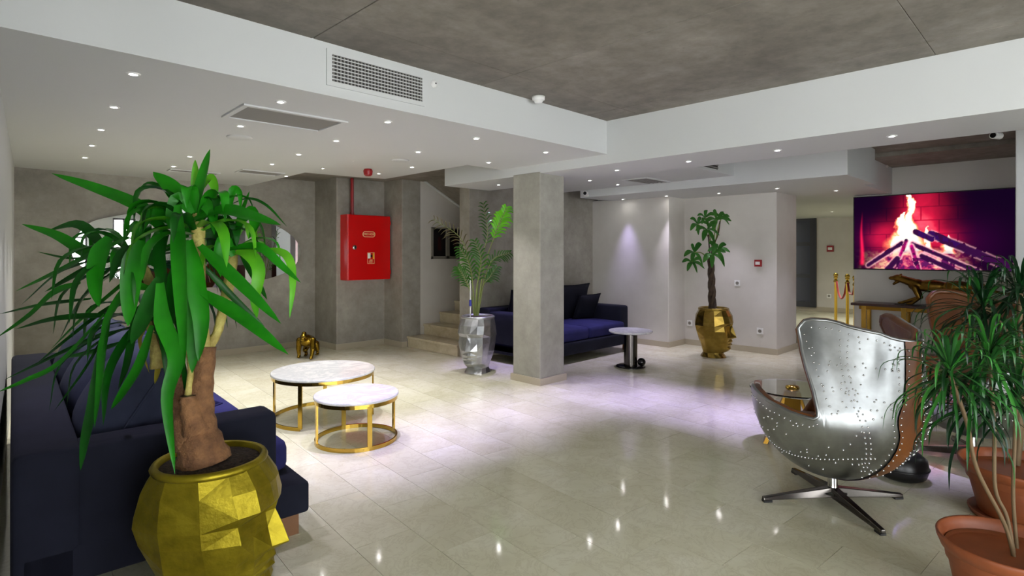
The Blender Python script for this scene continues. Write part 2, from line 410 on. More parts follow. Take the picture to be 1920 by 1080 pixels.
for (hz, a, b_, pos) in [(1, -3.6, -1.5, -3.5), (1, -1.1, 1.0, -3.5), (1, 1.4, 2.9, -3.5), (1, 3.5, 4.1, -3.5), (0, -2.9, -1.0, -4.0), (0, -.6, .8, -4.0)]:
    n_w += 1; fr = MB(); q = pos - .12
    def bar(p0, p1, z0, z1):
        if hz: fr.span(p0, p1, q - .03, q + .03, z0, z1)
        else: fr.span(q - .03, q + .03, p0, p1, z0, z1)
    for p in (a + .03, (a + b_) / 2, b_ - .03): bar(p - .03, p + .03, .12, 2.5)
    for z in (.15, 1.9, 2.47): bar(a + .06, b_ - .06, z - .03, z + .03)
    wo = tag(fr.build('window_%d' % n_w, 'door_frame'), 'dark window frame in the glazed lobby walls added out of view', 'window', 'added lobby windows', 'structure')  # frames for the added openings that admit daylight

# skirtings
def bb(name, p0, p1, side, label, h=.085, t=.016):
    p0 = Vector((*p0, 0)); p1 = Vector((*p1, 0)); d = (p1 - p0); L = d.length; d.normalize(); n = Vector((-d.y, d.x, 0)) * side
    M = Matrix(((d.x, n.x, 0, p0.x), (d.y, n.y, 0, p0.y), (0, 0, 1, 0), (0, 0, 0, 1)))
    return struct(name, MB().box((L / 2, t / 2, h / 2), (L, t, h), M), 'skirting', label)
bb('baseboard_back', (.56, 8.5), (4.1, 8.5), -1, 'beige stone skirting along the mirror wall')
bb('baseboard_pier_1', (4.1, 8.5), (4.1, 7.784), -1, 'beige skirting on the side of the cabinet pier')
bb('baseboard_pier_2', (4.1, 7.8), (4.92, 7.8), -1, 'beige skirting under the red fire cabinet')
bb('baseboard_pier_3', (4.92, 7.8), (4.92, 7.284), -1, 'beige skirting on the side of the stair pier')
bb('baseboard_pier_4', (4.92, 7.3), (5.0, 7.3), -1, 'beige skirting at the foot of the stairs')
bb('baseboard_middle', (5.03, 5.85), (7.8, 5.85), -1, 'beige skirting behind the far sofa')
bb('baseboard_right_1', (7.8, 5.85), (7.8, 4.394), -1, 'beige skirting beside the far sofa')
bb('baseboard_right_2', (7.8, 4.41), (8.3, 4.41), -1, 'beige skirting on the wall jog by the planter')
bb('baseboard_right_3', (8.3, 4.41), (8.3, 2.984), -1, 'beige skirting behind the gold planter')
bb('baseboard_right_4', (8.3, 3.0), (9.1, 3.0), -1, 'beige skirting round the wall corner to the corridor')
bb('baseboard_screen', (9.75, 2.39), (9.75, -3.5), -1, 'skirting under the screen')
bb('baseboard_corridor', (15.3, 7.8), (15.3, 1.7), -1, 'skirting at the corridor end', .11)
b = MB()
for x0, x1, y0, y1 in [(4.555, 4.575, 4.12, 4.58), (4.985, 5.005, 4.12, 4.58), (4.575, 4.985, 4.12, 4.14), (4.575, 4.985, 4.56, 4.58)]: b.span(x0, x1, y0, y1, 0, .075)
struct('baseboard_column', b, 'skirting', 'beige stone skirting round the concrete column')

# stairs
st = thing('staircase', 'cream stone staircase rising behind the silver head planter', 'stairs', (5.0, 6.7, 0)); st['kind'] = 'structure'
for i in range(8):
    x = .31 * i; z = .165 * i; y0 = -.62; y1 = .595
    if i >= 1: y0 = -.62
    MB().span(x + .02, x + .40, y0 + .015, y1, z + .002, z + .132).build('riser', 'step_stone', st)
    MB().span(x, x + .42, y0, y1, z + .132, z + .165).build('tread', 'step_stone', st, bevel=.004)
    if i: MB().span(x + .05, x + .4, y0 + .02, y1, .002, z).build('fill', 'plaster', st)
fl = thing('stair_flight', 'underside of the upper stair flight with white sloping edge', 'stairs', (5.3, 6.68, 0)); fl['kind'] = 'structure'
b = MB(); Mx = Matrix(((1, 0, 0, 0), (0, 0, -1, 0), (0, 1, 0, 0), (0, 0, 0, 1)))
b.prism([(.03, 2.575), (1.45, 1.86), (1.9, 1.86), (1.9, 2.57), (.3, 2.574)], -.6, .6, Mx).build('soffit_slab', 'concrete_dark', fl)
b = MB(); b.prism([(0, 2.572), (1.45, 1.85), (1.45, 1.885), (.06, 2.575)], .56, .615, Mx)
b.build('edge_trim', 'white', fl).location = (0, 1.17, 0)

# door far away
dr = thing('door_1', 'dark framed door with three grey glass panes at the corridor end', 'door', (15.27, 5.05, 0)); dr['kind'] = 'structure'
for nm, y0, y1, z0, z1 in [('stile', -.48, -.34, .09, 2.39), ('stile', .34, .48, .09, 2.39), ('rail', -.34, .34, 2.27, 2.39), ('rail', -.34, .34, 1.62, 1.72), ('rail', -.34, .34, .82, .92), ('rail', -.34, .34, .09, .23)]:
    MB().span(-.03, .03, y0, y1, z0, z1).build(nm, 'door_frame', dr)
for z0, z1 in [(.23, .82), (.92, 1.62), (1.72, 2.27)]: MB().span(-.01, .01, -.34, .34, z0, z1).build('pane', 'door_glass', dr)

# ================================================================ CEILING FITTINGS
lens_me = MB().lathe([(.0001, -.004), (.016, -.004), (.016, .0), (.0001, .0)], seg=16).mesh('lens'); lens_me.materials.append(MAT['lens_light'])
ring_me = MB().lathe([(.018, -.001), (.021, -.007), (.033, -.005), (.035, .0005), (.018, .0005)], seg=24).mesh('trim_ring'); ring_me.materials.append(MAT['white_plastic'])
ORD = ['first', 'second', 'third', 'fourth', 'fifth', 'sixth']
def downlight(x, y, z, label, group, power=1.0, vio=0.0, cone=66, lamp=True, blend=1.0):
    t = thing('downlight', label, 'downlight', (x, y, z), 0, group)
    for nm, me in (('lens', lens_me), ('trim_ring', ring_me)):
        o = bpy.data.objects.new(nm, me); COL.objects.link(o); o.parent = t
    if lamp:
        L = bpy.data.lights.new('downlight_lamp', 'SPOT'); L.energy = SPOT_W * power; L.spot_size = rad(cone); L.spot_blend = blend; L.shadow_soft_size = .025
        L.color = [a + (b - a) * vio for a, b in zip(SPOT_COL, SPOT_VIO)]
        o = bpy.data.objects.new('downlight_lamp', L); COL.objects.link(o); o.parent = t; o.location = (0, 0, -.012)
    return t
g1 = 'downlights in the ceiling over the near sofa'
cols = [(.71, [3.61, 4.52, 5.42, 6.27, 7.12]), (1.51, [3.61, 4.51, 6.30, 7.14]), (2.30, [3.60, 4.52, 5.41, 6.21]), (3.16, [3.59, 4.46]), (4.07, [3.61, 4.45])]
cn = ['row beside the white wall', 'second row off the wall', 'third row off the wall', 'fourth row off the wall', 'row nearest the beam']
for ci, (x0, yl) in enumerate(cols):
    for k, y in enumerate(yl):
        x = x0 + .078 * (y - 3.6) * (1 if ci < 3 else .4)
        downlight(x, y, ZL, 'soffit downlight, %s, %s one counted from the air grille' % (cn[ci], ORD[k]), g1, 2.3 if k == 0 and ci >= 2 else 1.1, (.9 if ci >= 2 else .5) if k == 0 else .15, 46 if k == 0 and ci >= 2 else 72)
for k, (x, y) in enumerate([(3.16, 5.67), (3.19, 6.42), (3.9, 5.58), (3.92, 6.34)]):
    downlight(x, y, ZR, 'small downlight by the red sounder, %s of four in the raised ceiling field' % ORD[k], 'downlights in the raised ceiling field', .9, .35)
downlight(3.02, 7.05, ZL, 'small downlight at the far corner of the soffit beside the slot vents', g1, .9, .2)
for k, y in enumerate([.97, 1.79, 2.6, 3.41, 5.21]):
    downlight(4.97, y, ZB, 'small downlight under the white beam, %s from the white pillar' % ORD[k], 'downlights under the white beam', 2.5, 1.0, 46)
downlight(6.07, 4.6, ZL, 'downlight above the far sofa, nearer to the column', 'downlights above the far sofa', 1.0, .8)
downlight(6.72, 4.6, ZL, 'downlight above the far sofa, nearer to the plaster wall', 'downlights above the far sofa', 1.0, .6)
for k, (x, y) in enumerate([(7.64, 5.13), (7.66, 4.37), (7.85, 3.64), (7.81, 2.82), (8.65, 2.34)]):
    downlight(x, y, 2.31, 'small downlight close to the plaster wall, %s counting from the far sofa' % ORD[k], 'downlights along the plaster wall', 1.0 if k < 2 else .8, .9 if k == 0 else .45, 48 if k < 2 else 70)
downlight(13.05, 3.6, 2.31, 'small downlight in the corridor in front of the dark door', 'corridor downlight', 3.0, 0, 130)

# air grille in bulkhead
gr = thing('air_grille', 'white rectangular air grille high in the left bulkhead', 'air grille', (2.02, YB, 2.595))
fx0, fx1, fz0, fz1 = -.34, .34, -.083, .083
for nm, x0, x1, z0, z1 in [('frame_side', fx0 - .035, fx0, fz0 - .03, fz1 + .03), ('frame_side', fx1, fx1 + .02, fz0 - .03, fz1 + .03), ('frame_rail', fx0, fx1, fz1, fz1 + .03), ('frame_rail', fx0, fx1, fz0 - .03, fz0)]:
    MB().span(x0, x1, -.012, -.001, z0, z1).build(nm, 'white', gr)
MB().span(fx0, fx1, -.003, -.001, fz0, fz1).build('backing', 'vent_dark', gr)
hs = MB().span(fx0, fx1, -.012, -.008, -.003, .003).mesh('slat'); hs.materials.append(MAT['white'])
vs_ = MB().span(-.0045, .0045, -.008, -.004, fz0, fz1).mesh('slat'); vs_.materials.append(MAT['vent_grey'])
for i in range(7):
    o = bpy.data.objects.new('slat', hs); COL.objects.link(o); o.parent = gr; o.location = (0, 0, fz0 + (i + .75) * (fz1 - fz0) / 7.5)
for i in range(28):
    o = bpy.data.objects.new('slat', vs_); COL.objects.link(o); o.parent = gr; o.location = (fx0 + (i + .5) * (fx1 - fx0) / 28, 0, 0)
def panel_vent(name, label, cx, cy, z, sx, sy, rz, fw=.03, nsl=0):
    t = thing(name, label, 'air vent', (cx, cy, z), rz)
    MB().span(-sx / 2, sx / 2, -sy / 2, sy / 2, -.004, -.001).build('mesh_panel', 'vent_grey', t)
    for x0, x1, y0, y1 in [(-sx / 2 - fw, -sx / 2, -sy / 2 - fw, sy / 2 + fw), (sx / 2, sx / 2 + fw, -sy / 2 - fw, sy / 2 + fw), (-sx / 2, sx / 2, -sy / 2 - fw, -sy / 2), (-sx / 2, sx / 2, sy / 2, sy / 2 + fw)]:
        MB().span(x0, x1, y0, y1, -.012, -.001).build('frame', 'white', t)
    for i in range(nsl):
        MB().span(-sx / 2, sx / 2, -sy / 2 + (i + .3) * sy / nsl, -sy / 2 + (i + .6) * sy / nsl, -.009, -.004).build('slat', 'vent_grey', t)
panel_vent('return_vent', 'wide grey mesh ceiling vent between the near downlights', 1.73, 4.04, ZL, .66, .40, -.03, .035)
panel_vent('slot_vent', 'narrow grey slot vent at the far end of the soffit, nearer the stairs', 2.66, 6.95, ZL, .46, .26, -.03, .015)
panel_vent('slot_vent', 'narrow grey slot vent at the far end of the soffit behind the palm crown', 2.08, 7.45, ZL, .5, .16, -.03, .015)
panel_vent('square_vent', 'square dark slatted vent in the ceiling above the far sofa', 6.64, 4.08, ZL, .55, .32, 0, .03, 5)
sv = thing('side_vent', 'dark louvred vent high in the side of the ceiling recess', 'air vent', (6.3, 3.05, 2.5))
MB().span(-.24, .24, -.006, -.001, -.05, .09).build('backing', 'vent_dark', sv)
for i in range(4): MB().span(-.24, .24, -.014, -.006, -.04 + i * .034, -.026 + i * .034).build('slat', 'vent_grey', sv)
def disc(name, label, cat, c, prof, mat='white_plastic', Mr=None):
    t = thing(name, label, cat, c)
    MB().lathe(prof, seg=28, M=Mr).build('body', mat, t); return t
disc('ceiling_speaker', 'flat round ceiling speaker behind the wide mesh vent', 'speaker', (1.73, 4.96, ZL), [(.0001, -.012), (.085, -.012), (.098, -.006), (.1, -.001)], 'white')
disc('ceiling_speaker', 'flat round ceiling speaker above the red sounder', 'speaker', (3.52, 5.26, ZR), [(.0001, -.012), (.085, -.012), (.098, -.006), (.1, -.001)], 'white')
t = thing('smoke_detector', 'white round smoke detector on the concrete ceiling beside the bulkhead', 'smoke detector', (3.46, 3.15, ZT))
MB().lathe([(.0001, -.055), (.03, -.053), (.036, -.04), (.036, -.03)], seg=28).build('chamber', 'white_plastic', t)
MB().lathe([(.04, -.034), (.052, -.028), (.054, -.001), (.02, -.001)], seg=28).build('base_plate', 'white_plastic', t)
t = thing('motion_sensor', 'tiny white sensor on the bulkhead beside the air grille', 'sensor', (2.465, YB, 2.66))
My = Matrix.Rotation(rad(90), 4, 'X')
MB().lathe([(.026, .001), (.026, .012), (.015, .02), (.0001, .022)], seg=20, M=My).build('housing', 'white_plastic', t)
MB().ell((.004, -.024, .002), (.006, .004, .006), seg=10, ring=6).build('lens', 'black', t)
t = thing('fire_sounder', 'dark red fire alarm sounder hanging from the ceiling near the cabinet', 'alarm', (3.62, 6.1, ZR))
MB().lathe([(.05, -.07), (.056, -.03), (.056, -.02), (.045, -.001)], seg=24).build('body', 'red_plastic', t)
MB().lathe([(.03, -.085), (.048, -.071)], seg=24).build('horn', 'red_plastic', t)
t = thing('bulkhead_lamp', 'round white ceiling lamp, unlit, above the screen', 'lamp', (9.42, 2.02, 2.69))
MB().lathe([(.0001, -.06), (.09, -.055), (.125, -.03), (.13, -.02)], seg=28).build('diffuser', 'white_plastic', t)
MB().lathe([(.135, -.02), (.135, -.001), (.05, -.001)], seg=28).build('base_plate', 'white_plastic', t)
def cctv(label, c, rz, wall):
    t = thing('security_camera', label, 'camera', c, rz)
    M = Matrix.Rotation(rad(90), 4, 'Y')
    MB().lathe([(.034, 0), (.034, .1)], seg=16, M=M @ Matrix.Translation((0, 0, .03))).build('body', 'white_plastic', t)
    MB().lathe([(.026, 0), (.026, .006)], seg=16, M=M @ Matrix.Translation((0, 0, .13))).build('lens', 'black_gloss', t)
    if wall: MB().box((.006, 0, 0), (.012, .075, .075)).build('mount', 'white_plastic', t); MB().span(.01, .04, -.012, .012, -.012, .012).build('arm', 'white_plastic', t)
    else: MB().span(.05, .08, -.012, .012, .02, .145 ).build('arm', 'white_plastic', t)
    return t
cctv('small white security camera at the end of the bulkhead above the far sofa', (6.998, 5.36, 2.36), rad(205), True)
cctv('white security camera under the ceiling beside the white pillar', (7.35, .52, 2.6), rad(155), False)

rd = thing('reception_desk', 'brown reception desk added out of view for the pebble mirror to reflect', 'desk', (6.6, -1.7, 0))  # desk added behind the camera, there only for reflections
MB().span(-1.5, 1.5, -.3, .3, 0, 1.02).build('front_panel', 'brown_desk', rd); MB().span(-1.55, 1.55, -.35, .35, 1.02, 1.06).build('counter_top', 'brown_desk', rd, bevel=.004)
# ================================================================ WALL THINGS
# pebble mirror
pm = [(132, 470), (146, 440), (171, 416), (222, 404), (280, 395), (323, 383), (380, 384), (440, 398), (500, 417), (533, 433), (554, 452), (562, 471), (554, 494), (529, 513), (480, 527), (430, 536), (389, 539), (320, 537), (250, 528), (180, 512), (143, 492)]
mir = thing('wall_mirror', 'large pebble shaped frameless mirror on the concrete wall', 'mirror', (2.45, 8.5, 1.5))
def on_y(px, py, Y):
    a = (px - 960) / F; return at(px, py, Y * S2 / (1 - a))
pp = [on_y(x, y, 8.5) for x, y in pm]; pp = [(p.x - 2.45, p.z - 1.5) for p in pp]
cl = bez([(x, z, 0) for x, z in pp] + [(pp[0][0], pp[0][1], 0)], 5)[:-1]
Mxz = Matrix(((1, 0, 0, 0), (0, 0, 1, 0), (0, 1, 0, 0), (0, 0, 0, 1)))
MB().prism([(p.x, p.y) for p in cl], -.034, -.03, Mxz).build('mirror_glass', 'mirror', mir)
MB().prism([(p.x, p.y) for p in cl], -.03, -.001, Mxz).build('backing', 'grey_frame', mir)

# fire hose cabinet
fc = thing('fire_hose_cabinet', 'red metal fire hose cabinet mounted on the concrete pier', 'fire cabinet', (4.52, 7.8, 1.53))
MB().span(-.36, .37, -.205, -.001, -.49, .49).build('body', 'red_paint', fc, bevel=.006)
do = MB().span(-.355, .365, -.226, -.206, -.485, .485).build('door', 'red_paint', fc, bevel=.006)
Mfy = Matrix.Rotation(rad(90), 4, 'X')
lk = MB().lathe([(.036, 0), (.036, .008), (.022, .018), (.0001, .018)], seg=20, M=Matrix.Translation((-.25, -.226, .0)) @ Mfy).build('lock', 'chrome', do)
for z in (.38, -.38): MB().span(.352, .368, -.232, -.2, z - .03, z + .03).build('hinge', 'red_paint', fc)
def stadium(cx, cz, w_, h_, n=10):
    r = h_ / 2; P = []
    for i in range(n + 1): a = -math.pi / 2 + math.pi * i / n; P.append((cx + w_ / 2 - r + r * math.cos(a), cz + r * math.sin(a)))
    for i in range(n + 1): a = math.pi / 2 + math.pi * i / n; P.append((cx - w_ / 2 + r + r * math.cos(a), cz + r * math.sin(a)))
    return P
sg = MB().prism(stadium(-.01, .2, .215, .085), -.2285, -.2265, Mxz).build('sign_plate', 'sign_cream', do)
MB().prism(stadium(-.01, .2, .2, .07), -.2292, -.2284, Mxz).build('sign_field', 'red_paint', do)
def text(body, size, loc, rot, mat, parent, name='lettering'):
    cu = bpy.data.curves.new(name, 'FONT'); cu.body = body; cu.size = size; cu.align_x = 'CENTER'; cu.align_y = 'CENTER'; cu.extrude = .0004
    tmp = bpy.data.objects.new(name, cu); COL.objects.link(tmp); bpy.context.view_layer.update()
    me = bpy.data.meshes.new_from_object(tmp.evaluated_get(bpy.context.evaluated_depsgraph_get())); bpy.data.objects.remove(tmp); bpy.data.curves.remove(cu)
    o = bpy.data.objects.new(name, me); COL.objects.link(o); me.materials.clear(); me.materials.append(MAT[mat]); o.parent = parent; o.location = loc; o.rotation_euler = rot
    return o
text('FIRE HOSE', .044, (-.01, -.2297, .2), (rad(90), 0, 0), 'sign_cream', do)
MB().span(-.035, .085, -.2283, -.2265, -.245, -.075).build('notice_frame', 'sign_cream', do)
MB().span(-.03, .08, -.2292, -.2283, -.24, -.08).build('notice_field', 'red_paint', do)
MB().span(-.03, .015, -.2299, -.2292, -.165, -.085).build('notice_text_block', 'white_plastic', do)
MB().span(.055, .08, -.2299, -.2292, -.175, -.085).build('notice_symbol', 'sign_yellow', do)
MB().span(.018, .05, -.2299, -.2292, -.15, -.11).build('notice_symbol', 'sign_dark', do)
for i in range(3): MB().span(-.012 + .006 * i, .05, -.2299, -.2292, -.222 + i * .016, -.216 + i * .016).build('notice_line', 'sign_cream', do)
pi = thing('fire_pipe', 'dull red water pipe running from the ceiling down to the cabinet', 'pipe', (4.3, 7.7, 2.02))
MB().cyl((0, 0, 0.0), .024, .553, 16).build('pipe_run', 'red_plastic', pi); MB().cyl((0, 0, .0), .032, .035, 16).build('collar', 'red_plastic', pi)
# pictures in stairwell
pc = thing('framed_picture', 'grey frame holding two dark portrait pictures on the stair wall', 'picture', (5.78, 7.3, 1.61))
for nm, x0, x1, z0, z1 in [('frame_side', -.315, -.285, -.26, .25), ('frame_side', .3, .32, -.26, .25), ('frame_side', -.025, .045, -.26, .25), ('frame_rail', -.315, .32, .23, .25), ('frame_rail', -.315, .32, -.26, -.215)]:
    MB().span(x0, x1, -.03, -.001, z0, z1).build(nm, 'grey_frame', pc)
for x0, x1 in ((-.285, -.025), (.045, .3)):
    p = MB().span(x0, x1, -.012, -.002, -.215, .23).build('print', 'picture_print', pc)
    xm = (x0 + x1) / 2
    MB().prism([(xm - .03, -.12), (xm + .04, -.12), (xm + .03, .02), (xm + .015, .1), (xm - .02, .09), (xm - .03, 0)], -.0125, -.012, Mxz).build('figure', 'sign_dark', p)
# fixtures on plaster wall (faces -x at x=8.3)
def plate(name, label, cat, y, z, s, mat='white_plastic', x=8.3, inner=None):
    t = thing(name, label, cat, (x, y, z))
    MB().span(-.012, -.001, -s / 2, s / 2, -s / 2, s / 2).build('cover', mat, t, bevel=.002)
    MB().lathe([(s * .28, 0), (s * .28, .003), (s * .22, .004), (s * .2, -.001), (.0001, -.001)], seg=20, M=Matrix.Translation((-.0125, 0, 0)) @ Matrix.Rotation(rad(-90), 4, 'Y')).build('insert', inner or 'grey_frame', t)
    return t
plate('wall_socket', 'white wall socket low on the wall behind the gold planter', 'socket', 4.32, .34, .088)
plate('wall_socket', 'white wall socket low on the wall beneath the red call point', 'socket', 3.23, .32, .088)
plate('light_switch', 'white wall switch halfway up the plaster wall right of the planter tree', 'switch', 3.56, 1.0, .085)
plate('wall_socket', 'small white socket on the far corridor wall beside the dark door', 'socket', 4.29, .39, .1, x=15.3)
for lab, x, y, z, s in [('red fire call point on the plaster wall near the corner', 8.3, 3.25, 1.3, .1), ('distant red fire call point on the corridor end wall', 15.3, 4.26, 1.55, .15)]:
    t = thing('fire_call_point', lab, 'call point', (x, y, z))
    MB().span(-.04, -.001, -s / 2, s / 2, -s / 2, s / 2).build('housing', 'red_plastic', t, bevel=.004)
    MB().span(-.043, -.04, -s * .32, s * .32, -s * .22, s * .22).build('push_plate', 'white_plastic', t)
t = thing('notice_plate', 'pale clear notice plate under the red call point on plaster', 'sign', (8.3, 3.21, 1.2)); MB().span(-.004, -.001, -.07, .07, -.045, .045).build('sheet', 'white_wall', t)

# ================================================================ SCREEN WALL
tv = thing('tv_screen', 'huge flat television showing a burning log fire', 'television', (9.74, 1.465, 1.745))
TVW, TVH = 1.84, 1.09
MB().span(-.045, -.002, -TVW / 2, TVW / 2, -TVH / 2, TVH / 2).build('housing', 'black', tv, bevel=.004)
for nm, y0, y1, z0, z1 in [('bezel', -TVW / 2, TVW / 2, -TVH / 2, -TVH / 2 + .014), ('bezel', -TVW / 2, TVW / 2, TVH / 2 - .01, TVH / 2), ('bezel', -TVW / 2, -TVW / 2 + .01, -TVH / 2 + .014, TVH / 2 - .01), ('bezel', TVW / 2 - .01, TVW / 2, -TVH / 2 + .014, TVH / 2 - .01)]:
    MB().span(-.05, -.045, y0, y1, z0, z1).build(nm, 'black_gloss', tv)
def fire_picture(nx, ny):
    u, v = np.meshgrid(np.linspace(0, 1, nx), np.linspace(0, 1, ny), indexing='xy')
    rng = np.random.RandomState(4)
    def fbm(su, sv, o=5, seed=0):
        r = np.random.RandomState(seed); out = np.zeros_like(u); amp = 1; tot = 0
        for k in range(o):
            gx, gy = int(su * 2 ** k) + 2, int(sv * 2 ** k) + 2; g = r.rand(gy + 1, gx + 1)
            x = u * (gx - 1); y = v * (gy - 1); xi = x.astype(int); yi = y.astype(int); fx = x - xi; fy = y - yi
            fx = fx * fx * (3 - 2 * fx); fy = fy * fy * (3 - 2 * fy)
            out += amp * ((g[yi, xi] * (1 - fx) + g[yi, xi + 1] * fx) * (1 - fy) + (g[yi + 1, xi] * (1 - fx) + g[yi + 1, xi + 1] * fx) * fy); tot += amp; amp *= .55
        return out / tot
    n1 = fbm(7, 4, 5, 1); n2 = fbm(14, 5, 5, 2); n3 = fbm(24, 14, 4, 3)
    def seg(x0, y0, x1, y1, a=2.0):
        px, py = (u - x0) * a, v - y0; dx, dy = (x1 - x0) * a, y1 - y0; L2 = dx * dx + dy * dy
        t = np.clip((px * dx + py * dy) / L2, 0, 1); return np.sqrt((px - t * dx) ** 2 + (py - t * dy) ** 2), t
    C = np.zeros(u.shape + (3,)); C[:] = (.006, .001, .012)
    sm = lambda x: np.clip(x, 0, 1) ** 2 * (3 - 2 * np.clip(x, 0, 1))
    # brick glow
    gl = 1.1 * np.exp(-(((u - .46) / .12) ** 2 + ((v - .70) / .36) ** 2)) + .75 * np.exp(-(((u - .22) / .10) ** 2 + ((v - .42) / .17) ** 2)) + .55 * np.exp(-(((u - .58) / .11) ** 2 + ((v - .40) / .16) ** 2))
    gl *= .55 + .9 * (n1 - .2); vv = v * 5.6 + .35; row = np.floor(vv); bx = u * 4.4 + .5 * (row % 2)
    mort = np.minimum(np.abs(vv - np.round(vv)) / .06, np.abs(bx - np.round(bx)) / .03); gl *= .45 + .55 * np.clip(mort, 0, 1)
    gl = np.clip(gl * 1.15, 0, 1.3)
    C += gl[..., None] * np.array((.85, .012, .05)) + (np.clip(gl - .75, 0, 1) ** 1.2)[..., None] * np.array((.5, .25, .28))
    C += (.05 * np.exp(-(((u - .75) / .2) ** 2 + ((v - .35) / .3) ** 2)) + .06 * np.exp(-(((u - .1) / .15) ** 2 + ((v - .4) / .3) ** 2)))[..., None] * np.array((.35, .0, .3))
    st = np.exp(-((u - .055 - .004 * np.sin(v * 9)) / (.014 * (1.05 - v))) ** 2) * sm((v - .03) / .05) * sm((.82 - v) / .5)
    C += st[..., None] * np.array((.9, .01, .06))
    # flames
    wob = (n2 - .5) * .14 + (n3 - .5) * .05
    def flame(cx, w0, v0, v1, lean, k):
        h = (v - v0) / (v1 - v0); c = cx + lean * h
        ww = w0 * np.clip(1 - h, 0, 1) ** .75 * (1 + .35 * np.sin(h * 7 + k))
        f = 1 - np.abs(u - c + wob * .7 * (0.3 + h)) / np.maximum(ww, 1e-3)
        return np.where((h > -.05) & (h < 1), np.clip(f, 0, 1), 0)
    fl = np.maximum.reduce([flame(.35, .14, .2, 1.02, .04, 0), flame(.30, .10, .2, .78, .02, 2), flame(.40, .07, .28, 1.0, -.01, 1), flame(.50, .055, .22, .58, .01, 3), flame(.62, .07, .22, .46, .02, 4), flame(.27, .05, .18, .5, .02, 5)])
    fl = np.clip(fl * 1.9 * (.55 + n3), 0, 1.6)
    o = sm(fl / .55); y = sm((fl - .35) / .5); wv = sm((fl - .65) / .4)
    C = C * (1 - o[..., None]) + o[..., None] * np.array((1.0, .13, .10)); C = C * (1 - y[..., None] * .9) + y[..., None] * np.array((1.0, .62, .22)); C = C * (1 - wv[..., None]) + wv[..., None] * np.array((1.0, .98, .86))
    # ember bed
    eb = sm((.30 - v) / .12) * np.exp(-((u - .42) / .30) ** 4) * np.clip(1.6 - np.abs(u - .42) * 2.6 - v * 1.5, 0, 1); em = np.clip((n3 - .36) * 3.2, 0, 1)
    ebc = np.stack([.12 + .95 * em, .01 + .55 * em ** 3, .10 + .25 * em ** 2], -1)
    C = C * (1 - eb[..., None]) + eb[..., None] * ebc
    # logs
    for x0, y0, x1, y1, r0, bright in [(.52, .46, 1.0, .02, .055, 0), (.40, .34, .80, -.02, .036, 1), (.33, .35, .10, .05, .036, 1), (.36, .38, .27, -.05, .03, 2), (.395, .31, .45, -.08, .034, 2), (.46, .18, .70, -.05, .04, 1), (.30, .14, .22, -.04, .045, 0), (.42, .50, .52, .40, .04, 0)]:
        d, t = seg(x0, y0, x1, y1); d = d + (n3 - .5) * .02
        k = sm((r0 - d) / .008)
        lc = np.stack([.035 + .25 * (n2 > .62) * (bright > 0) + (.5 * em * (bright > 1)), .004 + 0 * u, .045 + .14 * em * (bright > 1) + .04 * (n2 > .6)], -1)
        C = C * (1 - k[..., None]) + k[..., None] * lc
        e = np.exp(-((d - r0) / .009) ** 2) * np.clip(1.2 - t * .75, 0, 1) * (n3 > .42) * (1 if bright else .55)
        C = C * (1 - .85 * e[..., None]) + e[..., None] * np.array((1.0, .45, .55)) * .85
    return np.clip(C, 0, 1)
nx, ny = 340, 180
Cf = fire_picture(nx, ny)
yy = np.linspace(TVW / 2 - .012, -TVW / 2 + .012, nx); zz = np.linspace(-TVH / 2 + .016, TVH / 2 - .012, ny)
vs = [(-.0465, float(y), float(z)) for z in zz for y in yy]
fs = [(j * nx + i, j * nx + i + 1, (j + 1) * nx + i + 1, (j + 1) * nx + i) for j in range(ny - 1) for i in range(nx - 1)]
so = MB().add(vs, fs).build('display', 'screen', tv)
att = so.data.color_attributes.new('Col', 'FLOAT_COLOR', 'POINT')
att.data.foreach_set('color', np.concatenate([Cf.reshape(-1, 3), np.ones((nx * ny, 1))], 1).astype(np.float32).ravel())

# console with gilt legs
cs = thing('console_table', 'long dark topped console with gilt legs under the screen', 'console', (9.5, 1.3, 0))
MB().span(-.22, .22, -1.1, 1.02, .69, .725).build('top', 'dark_wood', cs, bevel=.004)
MB().span(.14, .16, -1.0, .9, .05, .688).build('back_panel', 'white_wall', cs)
for y in (-.95, -.33, .38, .86):
    for x in (-.17, .1): MB().span(x - .025, x + .025, y - .03, y + .03, 0, .689).build('leg', 'gold', cs)
MB().span(-.19, .13, -1.0, .92, .64, .688).build('apron', 'gold_dark', cs)
# big cat statue
ct = thing('cat_statue', 'gilded prowling big cat statue with open jaws on the console', 'statue', (9.46, 1.3, .726))
b = MB()
for c, r in [((0, .1, .27), (.075, .2, .085)), ((0, -.18, .27), (.075, .17, .085)), ((0, -.38, .25), (.08, .12, .10)), ((0, .26, .28), (.07, .1, .085))]: b.ell(c, r)
b.limb((0, .3, .31), (0, .44, .36), .062, .052); b.ell((0, .47, .37), (.05, .075, .05)); b.ell((0, .545, .365), (.032, .045, .028)); b.limb((0, .46, .335), (0, .525, .285), .026, .017)
for sx in (-1, 1):
    b.ell((sx * .035, .44, .415), (.014, .012, .02)); b.limb((sx * .05, .27, .24), (sx * .055, .22, .11), .045, .03); b.limb((sx * .055, .22, .11), (sx * .055, .36 + .06 * sx, .03), .028, .022); b.ell((sx * .055, .39 + .06 * sx, .02), (.026, .045, .02))
    b.limb((sx * .05, -.42, .23), (sx * .06, -.36, .12), .06, .035); b.limb((sx * .06, -.36, .12), (sx * .06, -.46, .03), .03, .022); b.ell((sx * .06, -.42, .02), (.026, .045, .02))
b.tube(bez([(0, -.48, .26), (0, -.6, .22), (0, -.72, .2), (0, -.82, .27)], 5), .018, 8)
b.build('body', 'cat_gold', ct, remesh=.009, smooth_it=3)
MB().span(-.09, .09, .18, .5, 0.001, .008).build('plinth', 'black', ct)
